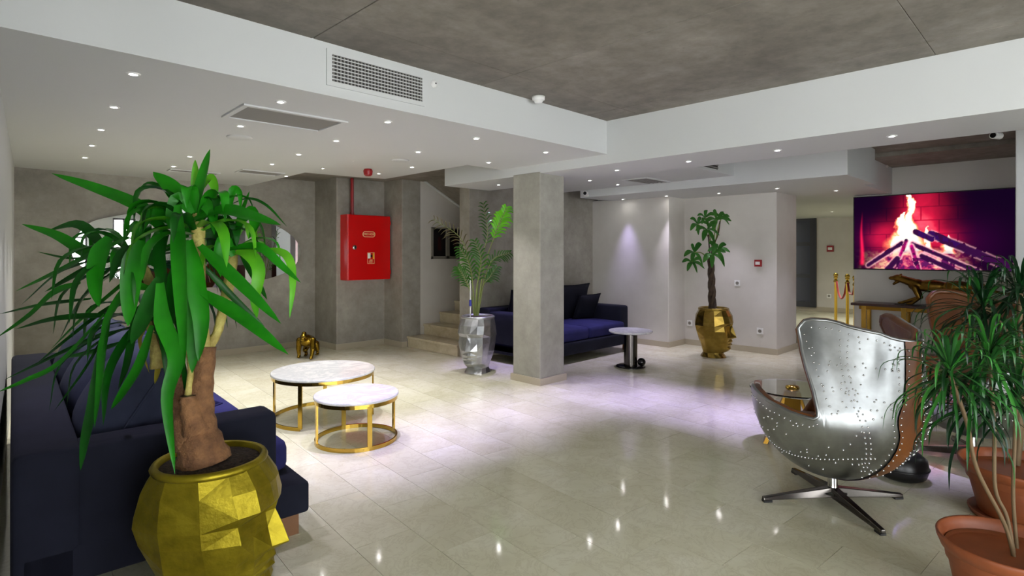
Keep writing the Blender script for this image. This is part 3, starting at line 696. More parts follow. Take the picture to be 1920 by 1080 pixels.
# rope barrier
def stanchion(label, x, y):
    t = thing('rope_post', label, 'post', (x, y, 0), 0, 'gold rope posts')
    MB().lathe([(.16, 0), (.16, .015), (.03, .045), (.0001, .045)]).build('base_plate', 'gold', t)
    MB().lathe([(.028, .03), (.028, .93), (.04, .935), (.04, .95), (.02, .96)]).build('pole', 'gold', t)
    MB().ell((0, 0, .99), (.045, .045, .045)).build('ball_finial', 'gold', t); MB().lathe([(.042, .84), (.042, .88)]).build('collar', 'gold', t)
P3 = [(13.0, 3.52), (12.5, 3.18), (11.9, 2.9)]
for (x, y), l in zip(P3, ['gold rope post standing nearest to the dark door', 'gold rope post between the two others by the corridor', 'gold rope post closest to the edge of the screen wall']): stanchion(l, x, y)
for i, l in ((0, 'sagging red velvet rope hung beside the dark door'), (1, 'short red velvet rope end by the screen wall edge')):
    a = Vector((*P3[i], .86)); c = Vector((*P3[i + 1], .86)); m_ = (a + c) / 2 + Vector((0, 0, -.33 if i == 0 else -.2))
    t = thing('velvet_rope', l, 'rope', (a.x, a.y, .86)); dd = (c - a).normalized() * .045
    MB().tube(bez([a + dd, a.lerp(m_, .5) + Vector((0, 0, -.07)), m_, c.lerp(m_, .5) + Vector((0, 0, -.07)), c - dd], 6), .02, 10).build('rope_body', 'red_velvet', t, world=True)

# ================================================================ SOFAS
def squiggle(parent, M, s=.05):
    b = MB()
    b.tube([M @ Vector(p) for p in [(-s, 0, 0), (-s * .4, s * .15, 0), (s * .1, -s * .1, 0), (s * .9, s * .12, 0)]], .0035, 5)
    b.tube([M @ Vector(p) for p in [(-s * .3, s * .6, 0), (0, s * .9, 0), (s * .3, s * .6, 0), (0, s * .35, 0), (-s * .3, s * .6, 0)]], .003, 5)
    b.tube([M @ Vector(p) for p in [(-s * .6, -s * .5, 0), (s * .6, -s * .45, 0)]], .0025, 5)
    return b.build('emblem', 'logo', parent)
def sofa(label, loc, rz, L, n_seat, arm_h, back_h, D, Darm, at_=.2):
    t = thing('sofa', label, 'sofa', loc, rz)
    MB().rcube((L / 2, D / 2 + .01, .19), (L, D - .02, .16), .02).build('base', 'navy', t)
    MB().rcube((L / 2, .11, (back_h + .1) / 2), (L, .22, back_h - .1), .03).build('back', 'navy', t)
    for x in (at_ / 2, L - at_ / 2): MB().rcube((x, (Darm + .2) / 2, (arm_h + .12) / 2), (at_, Darm - .2, arm_h - .12), .035).build('arm', 'navy', t)
    w_ = (L - 2 * at_) / n_seat
    for i in range(n_seat):
        MB().rcube((at_ + w_ * (i + .5), (.22 + D - .03) / 2, .355), (w_ - .008, D - .25, .17), .05, (0, 0, .022)).build('seat_cushion', 'navy_seat', t)
    for x in (.08, L - .08):
        for y in (.08, D - .09): MB().box((x, y, .055), (.09, .09, .11)).build('leg', 'wood_leg', t)
    return t
s1 = sofa('navy fabric sofa along the white wall, behind the big gold planter', (.345, 5.77, 0), rad(-93.5), 2.9, 3, .66, .665, 1.16, 1.0)
M1 = Matrix.Translation((.345, 5.77, 0)) @ Matrix.Rotation(rad(-93.5), 4, 'Z')
def cush(name, label, cat, sofaM, x, y, z, size, rot, mat, grp, logo=False):
    M = sofaM @ Matrix.Translation((x, y, z)) @ Euler(rot, 'XYZ').to_matrix().to_4x4()
    t = thing(name, label, cat, M.translation, 0, grp); t.rotation_euler = M.to_euler()
    MB().pillow(size[0], size[1], size[2]).build('cover', mat, t)
    b = MB(); n = 10; pts = []
    for (a, c) in [((-1, -1), (1, -1)), ((1, -1), (1, 1)), ((1, 1), (-1, 1)), ((-1, 1), (-1, -1))]:
        for i in range(n):
            u = a[0] + (c[0] - a[0]) * i / n; v = a[1] + (c[1] - a[1]) * i / n
            pts.append((u * size[0] / 2 * (1 - .07 * (1 - v * v) * abs(u) ** 3), v * size[1] / 2 * (1 - .07 * (1 - u * u) * abs(v) ** 3), 0))
    b.tube(pts, .006, 6, closed=True).build('piping', mat, t)
    if logo: squiggle(t, Matrix.Translation((0, 0, size[2] / 2 + .003)), .06)
    return t
gq = 'cushions on the near sofa'
cush('back_cushion', 'large slouching grey navy cushion nearest to the big gold planter', 'cushion', M1, 2.32, .45, .70, (.74, .60, .38), (rad(58), 0, rad(-4)), 'navy_soft', gq)
cush('back_cushion', 'large grey navy cushion in the middle of the near sofa back', 'cushion', M1, 1.58, .44, .71, (.74, .60, .36), (rad(60), 0, rad(6)), 'navy_soft', gq)
cush('back_cushion', 'large navy cushion at the far end of the near sofa back', 'cushion', M1, .76, .42, .72, (.8, .60, .34), (rad(62), 0, 0), 'navy_soft', gq)
cush('throw_pillow', 'violet navy pillow lying flat on the near sofa seat', 'pillow', M1, 1.98, .66, .54, (.48, .44, .17), (rad(12), rad(5), rad(15)), 'navy_seat', gq)
cush('throw_pillow', 'navy pillow with pale emblem leaning at the far arm', 'pillow', M1, .42, .68, .64, (.46, .46, .16), (rad(66), 0, rad(30)), 'navy_seat', gq, True)
s2 = sofa('dark navy sofa against the concrete wall behind the column', (7.27, 5.80, 0), rad(180), 2.12, 2, .66, .70, 1.13, 1.02)
M2 = Matrix.Translation((7.27, 5.80, 0)) @ Matrix.Rotation(rad(180), 4, 'Z')
gq = 'cushions on the far sofa'
cush('back_cushion', 'tall black navy back cushion at the plaster wall end of far sofa', 'cushion', M2, .62, .36, .70, (.84, .58, .22), (rad(74), 0, 0), 'navy_dark', gq)
cush('back_cushion', 'black navy back cushion of far sofa mostly behind the column', 'cushion', M2, 1.50, .36, .68, (.84, .56, .22), (rad(74), 0, 0), 'navy_dark', gq)
cush('throw_pillow', 'dark pillow with small pale emblem on the far sofa', 'pillow', M2, .46, .58, .64, (.44, .42, .15), (rad(68), 0, rad(-8)), 'navy_dark', gq, True)

# ================================================================ TABLES
def arc(r, z, a0, a1, n=40): return [(r * math.cos(rad(a0 + (a1 - a0) * i / n)), r * math.sin(rad(a0 + (a1 - a0) * i / n)), z) for i in range(n + 1)]
def band(r, z0, z1, a0, a1, th=.012, n=56):
    b = MB(); vs = []; fs = []
    for i in range(n + 1):
        a = rad(a0 + (a1 - a0) * i / n)
        for rr, z in ((r, z0), (r, z1), (r - th, z1), (r - th, z0)): vs.append((rr * math.cos(a), rr * math.sin(a), z))
    for i in range(n):
        for k in range(4): fs.append((i * 4 + k, (i + 1) * 4 + k, (i + 1) * 4 + (k + 1) % 4, i * 4 + (k + 1) % 4))
    b.add(vs, fs, None, False); b.add(vs[:4], [(0, 1, 2, 3)]); b.add(vs[-4:], [(3, 2, 1, 0)]); return b
def coffee(label, x, y, R, h, legs, open_):
    t = thing('coffee_table', label, 'table', (x, y, 0), 0, 'nesting marble tables')
    MB().lathe([(R - .004, h - .02), (R, h - .016), (R, h - .004), (R - .004, h)], seg=64).build('marble_top', 'white_marble', t)
    band(R - .008, h - .05, h - .021, 0, 360).build('top_ring', 'gold', t)
    band(R - .008, .0, .03, open_[0], open_[1]).build('base_ring', 'gold', t)
    for a in legs:
        M = Matrix.Rotation(rad(a), 4, 'Z'); MB().box((R - .014, 0, (h - .02) / 2), (.012, .034, h - .05), M).build('leg', 'gold', t)
coffee('larger round white marble coffee table on an open gilt ring base', 2.36, 4.72, .44, .415, (-38, 62, 140, 218), (-38, 218))
coffee('smaller round white marble coffee table standing in front, full gilt ring', 2.25, 3.96, .32, .36, (-10, 80, 170, 258), (0, 360))
t = thing('side_table', 'round marble topped side table with dark metal stem by the far sofa', 'table', (6.16, 4.02, 0))
MB().lathe([(.262, .438), (.275, .448), (.275, .458), (.270, .464)], seg=48).build('top', 'white_marble', t)
MB().lathe([(.18, .428), (.262, .437)], seg=40).build('under_plate', 'black_gloss', t)
MB().lathe([(.085, .012), (.085, .428)], seg=32).build('stem', 'dark_chrome', t); MB().lathe([(.185, 0), (.185, .01), (.17, .016), (.06, .018)], seg=40).build('base', 'black_gloss', t)
MB().ell((.04, -.135, .07), (.052, .052, .052)).build('ball_weight', 'black_gloss', t)
t = thing('glass_table', 'low round glass table on a gilt wooden base beyond the riveted chair', 'table', (4.52, 1.52, 0))
MB().lathe([(.298, .415), (.30, .419), (.30, .427), (.298, .43)], seg=48).build('glass_top', 'glass', t)
MB().lathe([(.045, .395), (.05, .414)], seg=20).build('cap', 'gold', t); MB().lathe([(.05, .431), (.042, .445), (.0001, .45)], seg=20).build('boss', 'gold', t)
for k in range(4):
    M = Matrix.Rotation(rad(90 * k + 20), 4, 'Z')
    MB().add([(.03, -.05, .395), (.05, -.05, .395), (.05, .05, .395), (.03, .05, .395), (.17, -.07, 0), (.2, -.07, 0), (.2, .07, 0), (.17, .07, 0)], [(0, 1, 2, 3), (7, 6, 5, 4), (0, 4, 5, 1), (1, 5, 6, 2), (2, 6, 7, 3), (3, 7, 4, 0)], M).build('leg', 'gold_dark', t)
t = thing('floor_pouf', 'small black rounded pouf on the floor behind the riveted chair', 'pouf', (4.36, .80, 0))
MB().lathe([(.10, 0), (.135, .02), (.15, .07), (.14, .13), (.1, .165), (.0001, .175)], seg=32).build('body', 'black', t)
MB().tube(arc(.15, .075, 0, 360, 40)[:-1], .005, 6, closed=True).build('seam', 'black', t)

# ================================================================ GORILLA
gt = thing('gorilla_statue', 'small gilded gorilla figure walking on its knuckles before the mirror wall', 'statue', (3.55, 7.55, 0), rad(224))
b = MB()   # local +x is forward
b.ell((.06, 0, .215), (.085, .088, .08)); b.ell((-.04, 0, .195), (.09, .07, .072)); b.ell((-.11, 0, .165), (.062, .062, .066)); b.ell((.09, 0, .25), (.055, .07, .05))
b.limb((.1, 0, .255), (.155, 0, .265), .045, .042); b.ell((.16, 0, .275), (.047, .042, .048)); b.ell((.15, 0, .315), (.035, .03, .03)); b.ell((.195, 0, .25), (.026, .03, .024)); b.ell((.19, 0, .288), (.018, .034, .01))
for sy in (-1, 1):
    b.ell((.15, sy * .045, .275), (.01, .007, .014))
    fx = .03 * sy
    b.limb((.08, sy * .085, .225), (.1 + fx, sy * .1, .12), .04, .032); b.limb((.1 + fx, sy * .1, .12), (.115 + fx * 1.6, sy * .095, .03), .03, .022); b.ell((.125 + fx * 1.6, sy * .095, .018), (.03, .024, .018))
    b.limb((-.11, sy * .05, .15), (-.085 - fx, sy * .066, .08), .045, .032); b.limb((-.085 - fx, sy * .066, .08), (-.12 - fx, sy * .062, .025), .026, .02); b.ell((-.095 - fx, sy * .062, .014), (.04, .022, .014))
b.build('body', 'gold_statue', gt, remesh=.006, smooth_it=2)
for sy in (-1, 1): MB().ell((.203, sy * .016, .283), (.006, .006, .006), seg=8, ring=6).build('eye', 'black_gloss', gt)
gt.scale = (1.1, 1.1, 1.1)
# ================================================================ RIVETED EGG CHAIRS
def interp(tab, x):
    for (a, b), (c, d) in zip(tab, tab[1:]):
        if x <= c:
            t = (x - a) / (c - a); t = t * t * (3 - 2 * t); return b + (d - b) * t
    return tab[-1][1]
RIM = [(0, .40), (22, .405), (38, .50), (47, .62), (54, .655), (66, .65), (90, .615), (110, .588), (119, .583), (122, .60), (124.5, .70), (127, .92), (129.5, 1.05), (134, 1.09), (142, 1.09), (155, 1.05), (170, 1.01), (180, 1.0)]
RMX = [(0, .42), (30, .43), (52, .44), (75, .455), (100, .47), (125, .48), (150, .47), (180, .455)]
LEAN = [(0, 0), (116, 0), (126, .24), (140, .16), (165, .0), (180, -.05)]
ZC, ZP = .62, .155
def shell_pt(th, z, off=0.0):
    ph = abs((math.degrees(th) + 180) % 360 - 180)
    R = interp(RMX, ph)
    if z < ZC:
        q = min(1, (ZC - z) / (ZC - ZP)); r = R * math.sqrt(max(0, 1 - q * q))
        nz = -q * .9
    else:
        r = R * (1 - .06 * ((z - ZC) / .47) ** 2); nz = .05
    nr = math.sqrt(max(0, 1 - nz * nz))
    r += off * nr; zz = z + off * nz
    return Vector((r * math.sin(th), r * math.cos(th) + interp(LEAN, ph) * max(0, z - .58) / .5, zz))
def shell_grid(th0, th1, nth, nz, off, zlo=None, close=False, ths=None):
    T = ths or [th0 + (th1 - th0) * i / nth for i in range(nth + (0 if close else 1))]
    vs = []; fs = []
    for th in T:
        ph = abs((math.degrees(th) + 180) % 360 - 180); h = interp(RIM, ph)
        for k in range(nz + 1):
            t = k / nz; z = ZP + (h - ZP) * (t ** 1.8 if zlo is None else t)
            vs.append(shell_pt(th, z, off))
    n = len(T); m_ = n if close else n - 1
    for i in range(m_):
        j = (i + 1) % n
        for k in range(nz):
            fs.append((i * (nz + 1) + k, i * (nz + 1) + k + 1, j * (nz + 1) + k + 1, j * (nz + 1) + k))
    return vs, fs, T
def even_th():
    half = [0, 6, 12, 18, 24, 29, 33, 37, 41, 45, 49, 53, 58, 63, 68, 74, 80, 86, 92, 98, 104, 110, 114, 117, 119, 120.5, 122, 123, 124, 125, 126, 127, 128, 129, 130.5, 132.5, 135, 138, 142, 146, 150, 155, 160, 165, 170, 175, 180]
    return [rad(a) for a in half] + [rad(360 - a) for a in half[-2:0:-1]]
def egg_chair(label, loc, rz, leg_world):
    t = thing('egg_chair', label, 'chair', loc, rz)
    TH = even_th()
    vs, fs, _ = shell_grid(0, 0, 0, 26, .0, close=True, ths=TH); b = MB(); b.weld = True; b.add(vs, fs, None, True)
    sh = b.build('outer_shell', 'aluminium', t)
    vs, fs, _ = shell_grid(0, 0, 0, 22, -.045, close=True, ths=TH); b = MB(); b.weld = True; b.add(vs, [f[::-1] for f in fs], None, True)
    b.build('inner_lining', 'leather', t)
    rimp = []
    for th in TH:
        ph = abs((math.degrees(th) + 180) % 360 - 180); rimp.append((shell_pt(th, interp(RIM, ph) - .01, -.03)))
    b = MB(); b.tube(rimp, .019, 10, closed=True).build('rim_padding', 'leather', t)
    ro = []
    for th in TH:
        ph = abs((math.degrees(th) + 180) % 360 - 180); ro.append(shell_pt(th, interp(RIM, ph) - .004, -.006))
    MB().tube(ro, .010, 6, closed=True).build('rim_bead', 'aluminium', t)
    # leather band down the back, swelling at mid height
    def halfw(z): return .062 + .035 * math.exp(-((z - .60) / .075) ** 2) + .02 * max(0, (z - .9)) 
    def bandmesh(mult, off, mat, name, lo=-1):
        nz = 40; nw = 8; vs = []; fs = []
        for k in range(nz + 1):
            z = ZP + .004 + (1.0 - ZP - .004) * (k / nz) ** 1.5
            R = max(.05, math.hypot(*shell_pt(math.pi, z)[:2]))
            for j in range(nw + 1):
                s = lo + (1 - lo) * j / nw
                vs.append(shell_pt(math.pi + s * min(1.2, halfw(z) * mult / R), z, off))
        for k in range(nz):
            for j in range(nw): fs.append((k * (nw + 1) + j, k * (nw + 1) + j + 1, (k + 1) * (nw + 1) + j + 1, (k + 1) * (nw + 1) + j))
        b = MB(); b.add(vs, fs, None, True); return b.build(name, mat, t)
    bandmesh(1.0, .006, 'leather', 'leather_band')
    # seat pad
    MB().lathe([(.0001, .33), (.26, .335), (.315, .36), (.325, .40), (.30, .44), (.2, .455), (.0001, .46)], (0, .0, 0), 40).build('seat_pad', 'leather', t)
    # rivets
    b = MB(); rng = random.Random(7)
    def rivet(th, z):
        p = shell_pt(th, z, .0); q = shell_pt(th, z, .01); n_ = (q - p).normalized()
        b.ell(p + n_ * .001, (.0052, .0052, .0052), None, 6, 4)
    def rivet_off(th, z, o):
        b.ell(shell_pt(th, z, o), (.0055, .0055, .0055), None, 6, 4)
    z = .24
    while z < .98:
        R = math.hypot(*shell_pt(math.pi, z)[:2])
        for s in (-1, 1):
            rivet_off(math.pi + s * (halfw(z) - .012) / R, z, .008); rivet(math.pi + s * (halfw(z) + .03) / R, z)
        z += .034
    for s in (-1, 1):
        for ph in range(134, 172, 3):
            h = interp(RIM, ph); rivet(s * rad(ph), h - .045)
            if ph % 8 == 0: rivet(s * rad(ph), h - .07)
        for ph in range(40, 118, 4): rivet(s * rad(ph), interp(RIM, ph) - .05)
        for z in [.30 + .03 * i for i in range(24)]: rivet(s * rad(147 + 5 * math.sin(z * 6)), z); rivet(s * rad(150 + 5 * math.sin(z * 6)), z)
        for z in [.62 + .035 * i for i in range(12)]: rivet(s * rad(130.5), z)
        for ph in range(46, 160, 3): rivet(s * rad(ph), .36 + .03 * math.sin(ph * .05)); 
        for ph in range(131, 171, 4): rivet(s * rad(ph), .70 + .05 * math.sin(ph * .06)); rivet(s * rad(ph + 1.5), .86)
        for k in range(50): rivet(s * rad(rng.uniform(40, 165)), rng.uniform(.26, .56))
        for k in range(34): rivet(s * rad(rng.uniform(131, 170)), rng.uniform(.6, .96))
    rv = b.build('rivets', 'chrome', t); rv['kind'] = 'stuff'
    # swivel base
    MB().lathe([(.075, .05), (.03, .062), (.027, .09), (.027, .17)], seg=24).build('post', 'chrome', t)
    for k in range(4):
        a = leg_world + rad(90 * k) - rz; M = Matrix.Rotation(a, 4, 'Z')
        vs = [(0, -.035, .03), (0, .035, .03), (.42, .016, .012), (.42, -.016, .012), (0, -.022, .085), (0, .022, .085), (.42, .012, .03), (.42, -.012, .03)]
        lg = MB().add(vs, [(0, 3, 2, 1), (4, 5, 6, 7), (0, 4, 7, 3), (1, 2, 6, 5), (2, 3, 7, 6), (0, 1, 5, 4)], M).build('leg', 'dark_chrome', t, bevel=.004)
        MB().box((.395, 0, .006), (.05, .03, .012), M).build('glide', 'black', lg)
    return t
egg_chair('riveted aluminium egg chair with brown leather band, standing nearest', (3.67, 1.01, 0), rad(-24), rad(48))
egg_chair('second egg chair behind, brown leather inside turned to view beside plants', (5.1, .52, 0), rad(62), rad(20)).scale = (1.07, 1.07, 1.07)

# ================================================================ HEAD PLANTERS
HZK = [0, .06, .095, .125, .165, .19, .205, .23, .262, .285, .37, .44, .485, .58, .66]
FACE = {0: [.17, .13, .2, .232, .222, .248, .232, .252, .24, .305, .278, .25, .262, .25, .205],
        1: [(.165, .04), (.125, .04), (.19, .045), (.225, .045), (.215, .04), (.23, .042), (.222, .045), (.236, .036), (.228, .035), (.25, .042), (.228, .028), (.218, .03), (.258, .04), (.245, .05), (.2, .05)],
        2: [(.15, .08), (.11, .075), (.16, .08), (.185, .09), (.19, .095), (.195, .098), (.197, .1), (.2, .1), (.203, .105), (.205, .11), (.2, .105), (.19, .1), (.235, .125), (.215, .12), (.175, .105)],
        3: [(.12, .12), (.08, .105), (.11, .115), (.13, .13), (.14, .138), (.145, .142), (.147, .146), (.15, .15), (.155, .155), (.16, .16), (.178, .168), (.165, .16), (.175, .18), (.15, .175), (.13, .155)]}
SIDE = {4: [(0, .05, .145), (.06, .02, .12), (.21, .06, .165), (.40, .05, .205), (.56, .045, .2), (.66, .04, .2)], 5: [(0, -.05, .145), (.06, -.06, .115), (.26, -.09, .18), (.46, -.1, .205), (.6, -.095, .19), (.66, -.08, .185)],
        6: [(0, -.14, .1), (.06, -.12, .08), (.20, -.15, .10), (.42, -.225, .14), (.55, -.215, .13), (.66, -.165, .115)], 7: [(0, -.18, 0), (.06, -.145, 0), (.26, -.21, 0), (.47, -.26, 0), (.58, -.245, 0), (.66, -.2, 0)]}
def head_pt(c, k):
    z = HZK[k]
    if c == 0: return (FACE[0][k], 0, z)
    if c < 4: return (*FACE[c][k], z)
    T_ = SIDE[c]
    for (a, x0, y0), (b_, x1, y1) in zip(T_, T_[1:]):
        if z <= b_ + 1e-6: t = (z - a) / (b_ - a); return (x0 + (x1 - x0) * t, y0 + (y1 - y0) * t, z)
def head_planter(label, loc, ang, mat, rim_mat, grp='faceted head planters', sc_=(1, 1, 1)):
    t = thing('head_planter', label, 'planter', loc, ang, grp); t.scale = sc_
    cols_ = list(range(8)) + [-6, -5, -4, -3, -2, -1]; n = len(cols_); vs = []; fs = []
    for k in range(len(HZK)):
        for c in cols_:
            p = head_pt(abs(c), k); vs.append((p[0], p[1] if c >= 0 else -p[1], p[2]))
    for k in range(len(HZK) - 1):
        for i in range(n):
            j = (i + 1) % n; q = [k * n + i, k * n + j, (k + 1) * n + j, (k + 1) * n + i]
            flip = (cols_[i] < 0) or (i == n - 1)
            if (k % 3 == 0) != flip: fs += [(q[0], q[1], q[2]), (q[0], q[2], q[3])]
            else: fs += [(q[0], q[1], q[3]), (q[1], q[2], q[3])]
    b = MB().add(vs, fs); b.add(vs[:n], [tuple(range(n))[::-1]])
    b.build('head', mat, t, bevel=.003, bseg=1)
    MB().lathe([(.19, .65), (.204, .655), (.209, .668), (.202, .682), (.192, .687), (.182, .68), (.178, .655)], seg=40).build('rim', rim_mat, t)
    MB().lathe([(.0001, .665), (.09, .668), (.181, .66)], seg=30).build('soil', 'soil', t)
    return t
P1 = Vector((.762, 2.505, 0)); P2 = Vector((4.58, 5.17, 0)); P3_ = Vector((7.58, 3.59, 0))
head_planter('big gold faceted head planter in front of the near sofa', P1, rad(-40), 'gold_paint', 'gold_paint', sc_=(1.03, 1.03, .9))
head_planter('silver faceted head planter beside the stairs', P2, rad(198), 'silver_paint', 'silver_paint')
head_planter('gold faceted head planter against the plaster wall', P3_, rad(-75), 'gold_pot', 'gold_pot')

# ================================================================ PLANTS
def leaf(parent, pts, width, mat, up, name='leaf', n=4, fold=.22, prof=None, world=True):
    C = bez(pts, n); m_ = len(C); vs = []; fs = []
    Nn = Vector(up).normalized()
    for i, p in enumerate(C):
        T = (C[min(i + 1, m_ - 1)] - C[max(i - 1, 0)]).normalized()
        Nn = (Nn - T * Nn.dot(T)); Nn = Nn.normalized() if Nn.length > 1e-4 else Vector((0, 0, 1)); B = T.cross(Nn); t = i / (m_ - 1)
        w_ = width / 2 * (prof(t) if prof else (min(1, .45 + 2.2 * t) * (1 - t ** 3.2) ** .8 + .01))
        vs += [p - B * w_, p - Nn * w_ * fold * 2, p + B * w_]
    for i in range(m_ - 1):
        a = i * 3; fs += [(a, a + 1, a + 4, a + 3), (a + 1, a + 2, a + 5, a + 4)]
    return MB().add(vs, fs, None, True).build(name, mat, parent, world=world)
Fd = Vector((1, 1, 0)).normalized(); Rd = Vector((1, -1, 0)).normalized(); Zd = Vector((0, 0, 1))
yu = thing('yucca_plant', 'tall yucca with long drooping green leaves growing from the big gold planter', 'plant', P1 + Vector((0, 0, .603)))
rng = random.Random(11)
D = 2.3
def T(path, r, mat, name):
    b = MB(); C = bez([at(*p) for p in path], 6); m_ = len(C); rr = []
    for i in range(m_):
        t = i / (m_ - 1) * (len(r) - 1); k = min(int(t), len(r) - 2); rr.append((r[k] + (r[k + 1] - r[k]) * (t - k)) * (1 + .06 * math.sin(i * 2.1)))
    return b.tube(C, rr, 12).build(name, mat, yu, world=True)
tr = T([(382, 866, 2.30), (372, 800, 2.30), (378, 730, 2.30), (388, 650, 2.32)], [.105, .07, .044, .036], 'bark', 'trunk')
T([(360, 840, 2.28), (346, 760, 2.30), (330, 690, 2.34), (300, 600, 2.40)], [.062, .05, .038, .03], 'bark', 'trunk')
T([(368, 810, 2.26), (354, 755, 2.25), (353, 742, 2.25)], [.05, .032, .03], 'bark', 'trunk')
T([(353, 744, 2.25), (353, 741, 2.25)], [.029, .028], 'black', 'cut_end')
T([(353, 742, 2.26), (358, 690, 2.28), (352, 640, 2.32), (345, 560, 2.34)], [.014, .013, .014, .02], 'yucca_stem', 'stem')
T([(386, 655, 2.32), (378, 600, 2.32), (374, 520, 2.30), (372, 440, 2.30), (370, 400, 2.30)], [.024, .022, .023, .026, .02], 'yucca_stem', 'stem')
T([(390, 652, 2.33), (408, 622, 2.36), (418, 580, 2.38), (430, 530, 2.40), (438, 470, 2.42)], [.022, .018, .02, .023, .02], 'yucca_stem', 'stem')
T([(300, 602, 2.40), (285, 540, 2.42), (262, 490, 2.42)], [.024, .022, .02], 'yucca_stem', 'stem')
T([(296, 690, 2.40), (292, 650, 2.40), (280, 600, 2.40)], [.03, .024, .016], 'yucca_stem', 'stem')
LV = [  # path of image points, near/far shift of root and tip, width, tone
 ([(352, 440), (376, 340), (394, 279)], 0, -.05, .06, 0), ([(366, 370), (366, 335), (366, 299)], .04, .04, .035, 2), ([(350, 390), (320, 348), (287, 322)], 0, .05, .07, 0), ([(345, 372), (283, 343), (259, 362), (258, 388)], .1, .1, .02, 1),
 ([(354, 414), (416, 392), (470, 404), (527, 422)], -.05, -.2, .058, 0), ([(375, 360), (392, 334), (402, 350), (404, 375)], 0, -.02, .04, 2), ([(333, 384), (334, 470), (339, 570), (346, 690)], -.12, -.2, .066, 0), ([(352, 450), (364, 520), (377, 600), (372, 678)], -.1, -.16, .07, 0),
 ([(374, 460), (450, 530), (527, 607)], -.1, -.2, .05, 0), ([(376, 545), (455, 595), (541, 665)], -.1, -.22, .056, 0), ([(380, 497), (440, 560), (497, 613)], 0, .1, .026, 1), ([(312, 438), (264, 388), (180, 352), (97, 325)], 0, .05, .052, 0),
 ([(205, 490), (163, 474), (105, 440), (41, 420)], 0, .05, .046, 0), ([(240, 446), (167, 478), (100, 512), (29, 546)], -.05, .0, .042, 0), ([(150, 530), (100, 548), (55, 590), (-6, 633)], -.05, -.1, .042, 0), ([(200, 470), (150, 421), (92, 431)], .05, .1, .04, 1),
 ([(205, 445), (184, 480), (178, 530), (186, 576)], -.1, -.14, .072, 0), ([(262, 450), (248, 500), (243, 560), (240, 612)], -.12, -.16, .074, 0), ([(300, 520), (284, 560), (262, 610), (246, 645)], -.1, -.18, .07, 1), ([(300, 530), (305, 600), (330, 672), (313, 750), (328, 889)], -.12, -.3, .056, 0),
 ([(285, 610), (262, 680), (230, 735), (208, 768)], -.1, -.2, .055, 0), ([(205, 590), (192, 650), (186, 720), (177, 802)], -.1, -.25, .044, 0), ([(190, 640), (175, 750), (160, 820), (151, 882)], -.12, -.3, .04, 1), ([(205, 610), (160, 690), (102, 770)], -.05, -.1, .026, 1),
 ([(195, 590), (111, 680), (50, 712), (-4, 735)], -.1, -.2, .034, 0), ([(165, 490), (105, 513), (39, 572)], .05, .1, .028, 1), ([(220, 590), (109, 596), (29, 617)], 0, .0, .032, 1), ([(190, 625), (100, 668), (8, 712)], .05, .05, .026, 1),
 ([(170, 560), (78, 571), (-2, 589)], .05, .1, .022, 1), ([(190, 490), (140, 515), (84, 547)], .05, .08, .05, 1), ([(314, 430), (298, 470), (303, 530), (296, 590)], -.05, -.1, .06, 1), ([(180, 480), (130, 484), (70, 472)], .1, .15, .014, 1),
 ([(440, 430), (455, 392), (468, 358)], .1, .12, .024, 0), ([(428, 385), (465, 372), (500, 385), (538, 425)], .1, .0, .014, 1), ([(408, 470), (462, 461), (492, 465), (528, 498), (564, 530)], .0, -.1, .04, 0), ([(440, 472), (466, 476), (485, 505), (478, 560), (482, 597)], .0, -.08, .05, 2),
 ([(468, 470), (520, 470), (543, 488), (549, 532), (543, 597)], 0, -.1, .034, 2), ([(440, 430), (468, 398), (478, 420), (466, 448)], .05, .0, .055, 0), ([(428, 400), (436, 357), (449, 362), (451, 392)], .05, .05, .03, 0), ([(450, 470), (478, 520), (501, 562)], .1, .05, .03, 1),
 ([(430, 480), (440, 440), (425, 400)], .08, .1, .05, 1), ([(438, 480), (420, 450), (410, 480), (414, 520)], .0, -.05, .045, 0), ([(360, 400), (335, 372), (322, 400), (318, 430)], -.05, -.1, .05, 0), ([(372, 400), (380, 380), (398, 400), (402, 440)], -.04, -.08, .05, 0),
 ([(300, 500), (262, 470), (225, 480), (205, 530)], -.06, -.12, .06, 1), ([(280, 540), (240, 540), (200, 600), (192, 660)], -.08, -.15, .05, 0), ([(290, 560), (258, 590), (238, 680), (222, 730)], -.04, -.1, .045, 1), ([(340, 470), (320, 540), (318, 600), (310, 650)], -.06, -.14, .055, 1),
 ([(350, 520), (352, 590), (362, 650), (360, 700)], -.1, -.16, .056, 0), ([(395, 470), (400, 410), (395, 372)], .06, .1, .045, 1), ([(330, 420), (290, 400), (262, 430), (255, 470)], -.05, -.08, .055, 0), ([(225, 460), (246, 425), (262, 440), (268, 500)], -.02, -.08, .05, 0),
 ([(265, 490), (210, 500), (150, 560), (110, 640)], .0, .1, .04, 1), ([(270, 500), (220, 540), (150, 600), (95, 655)], .02, .06, .036, 0), ([(260, 560), (200, 580), (120, 640), (60, 690)], .04, .05, .034, 1), ([(235, 640), (170, 660), (110, 672)], .1, .1, .03, 1)]
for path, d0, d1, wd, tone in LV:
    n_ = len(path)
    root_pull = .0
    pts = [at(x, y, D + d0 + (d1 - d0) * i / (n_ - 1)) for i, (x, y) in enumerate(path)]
    leaf(yu, pts, wd * 1.08, ['yucca_leaf', 'yucca_leaf_dark', 'yucca_leaf_light'][tone], Zd * .75 - Fd * .65 + Rd * rng.uniform(-.35, .35), n=5)
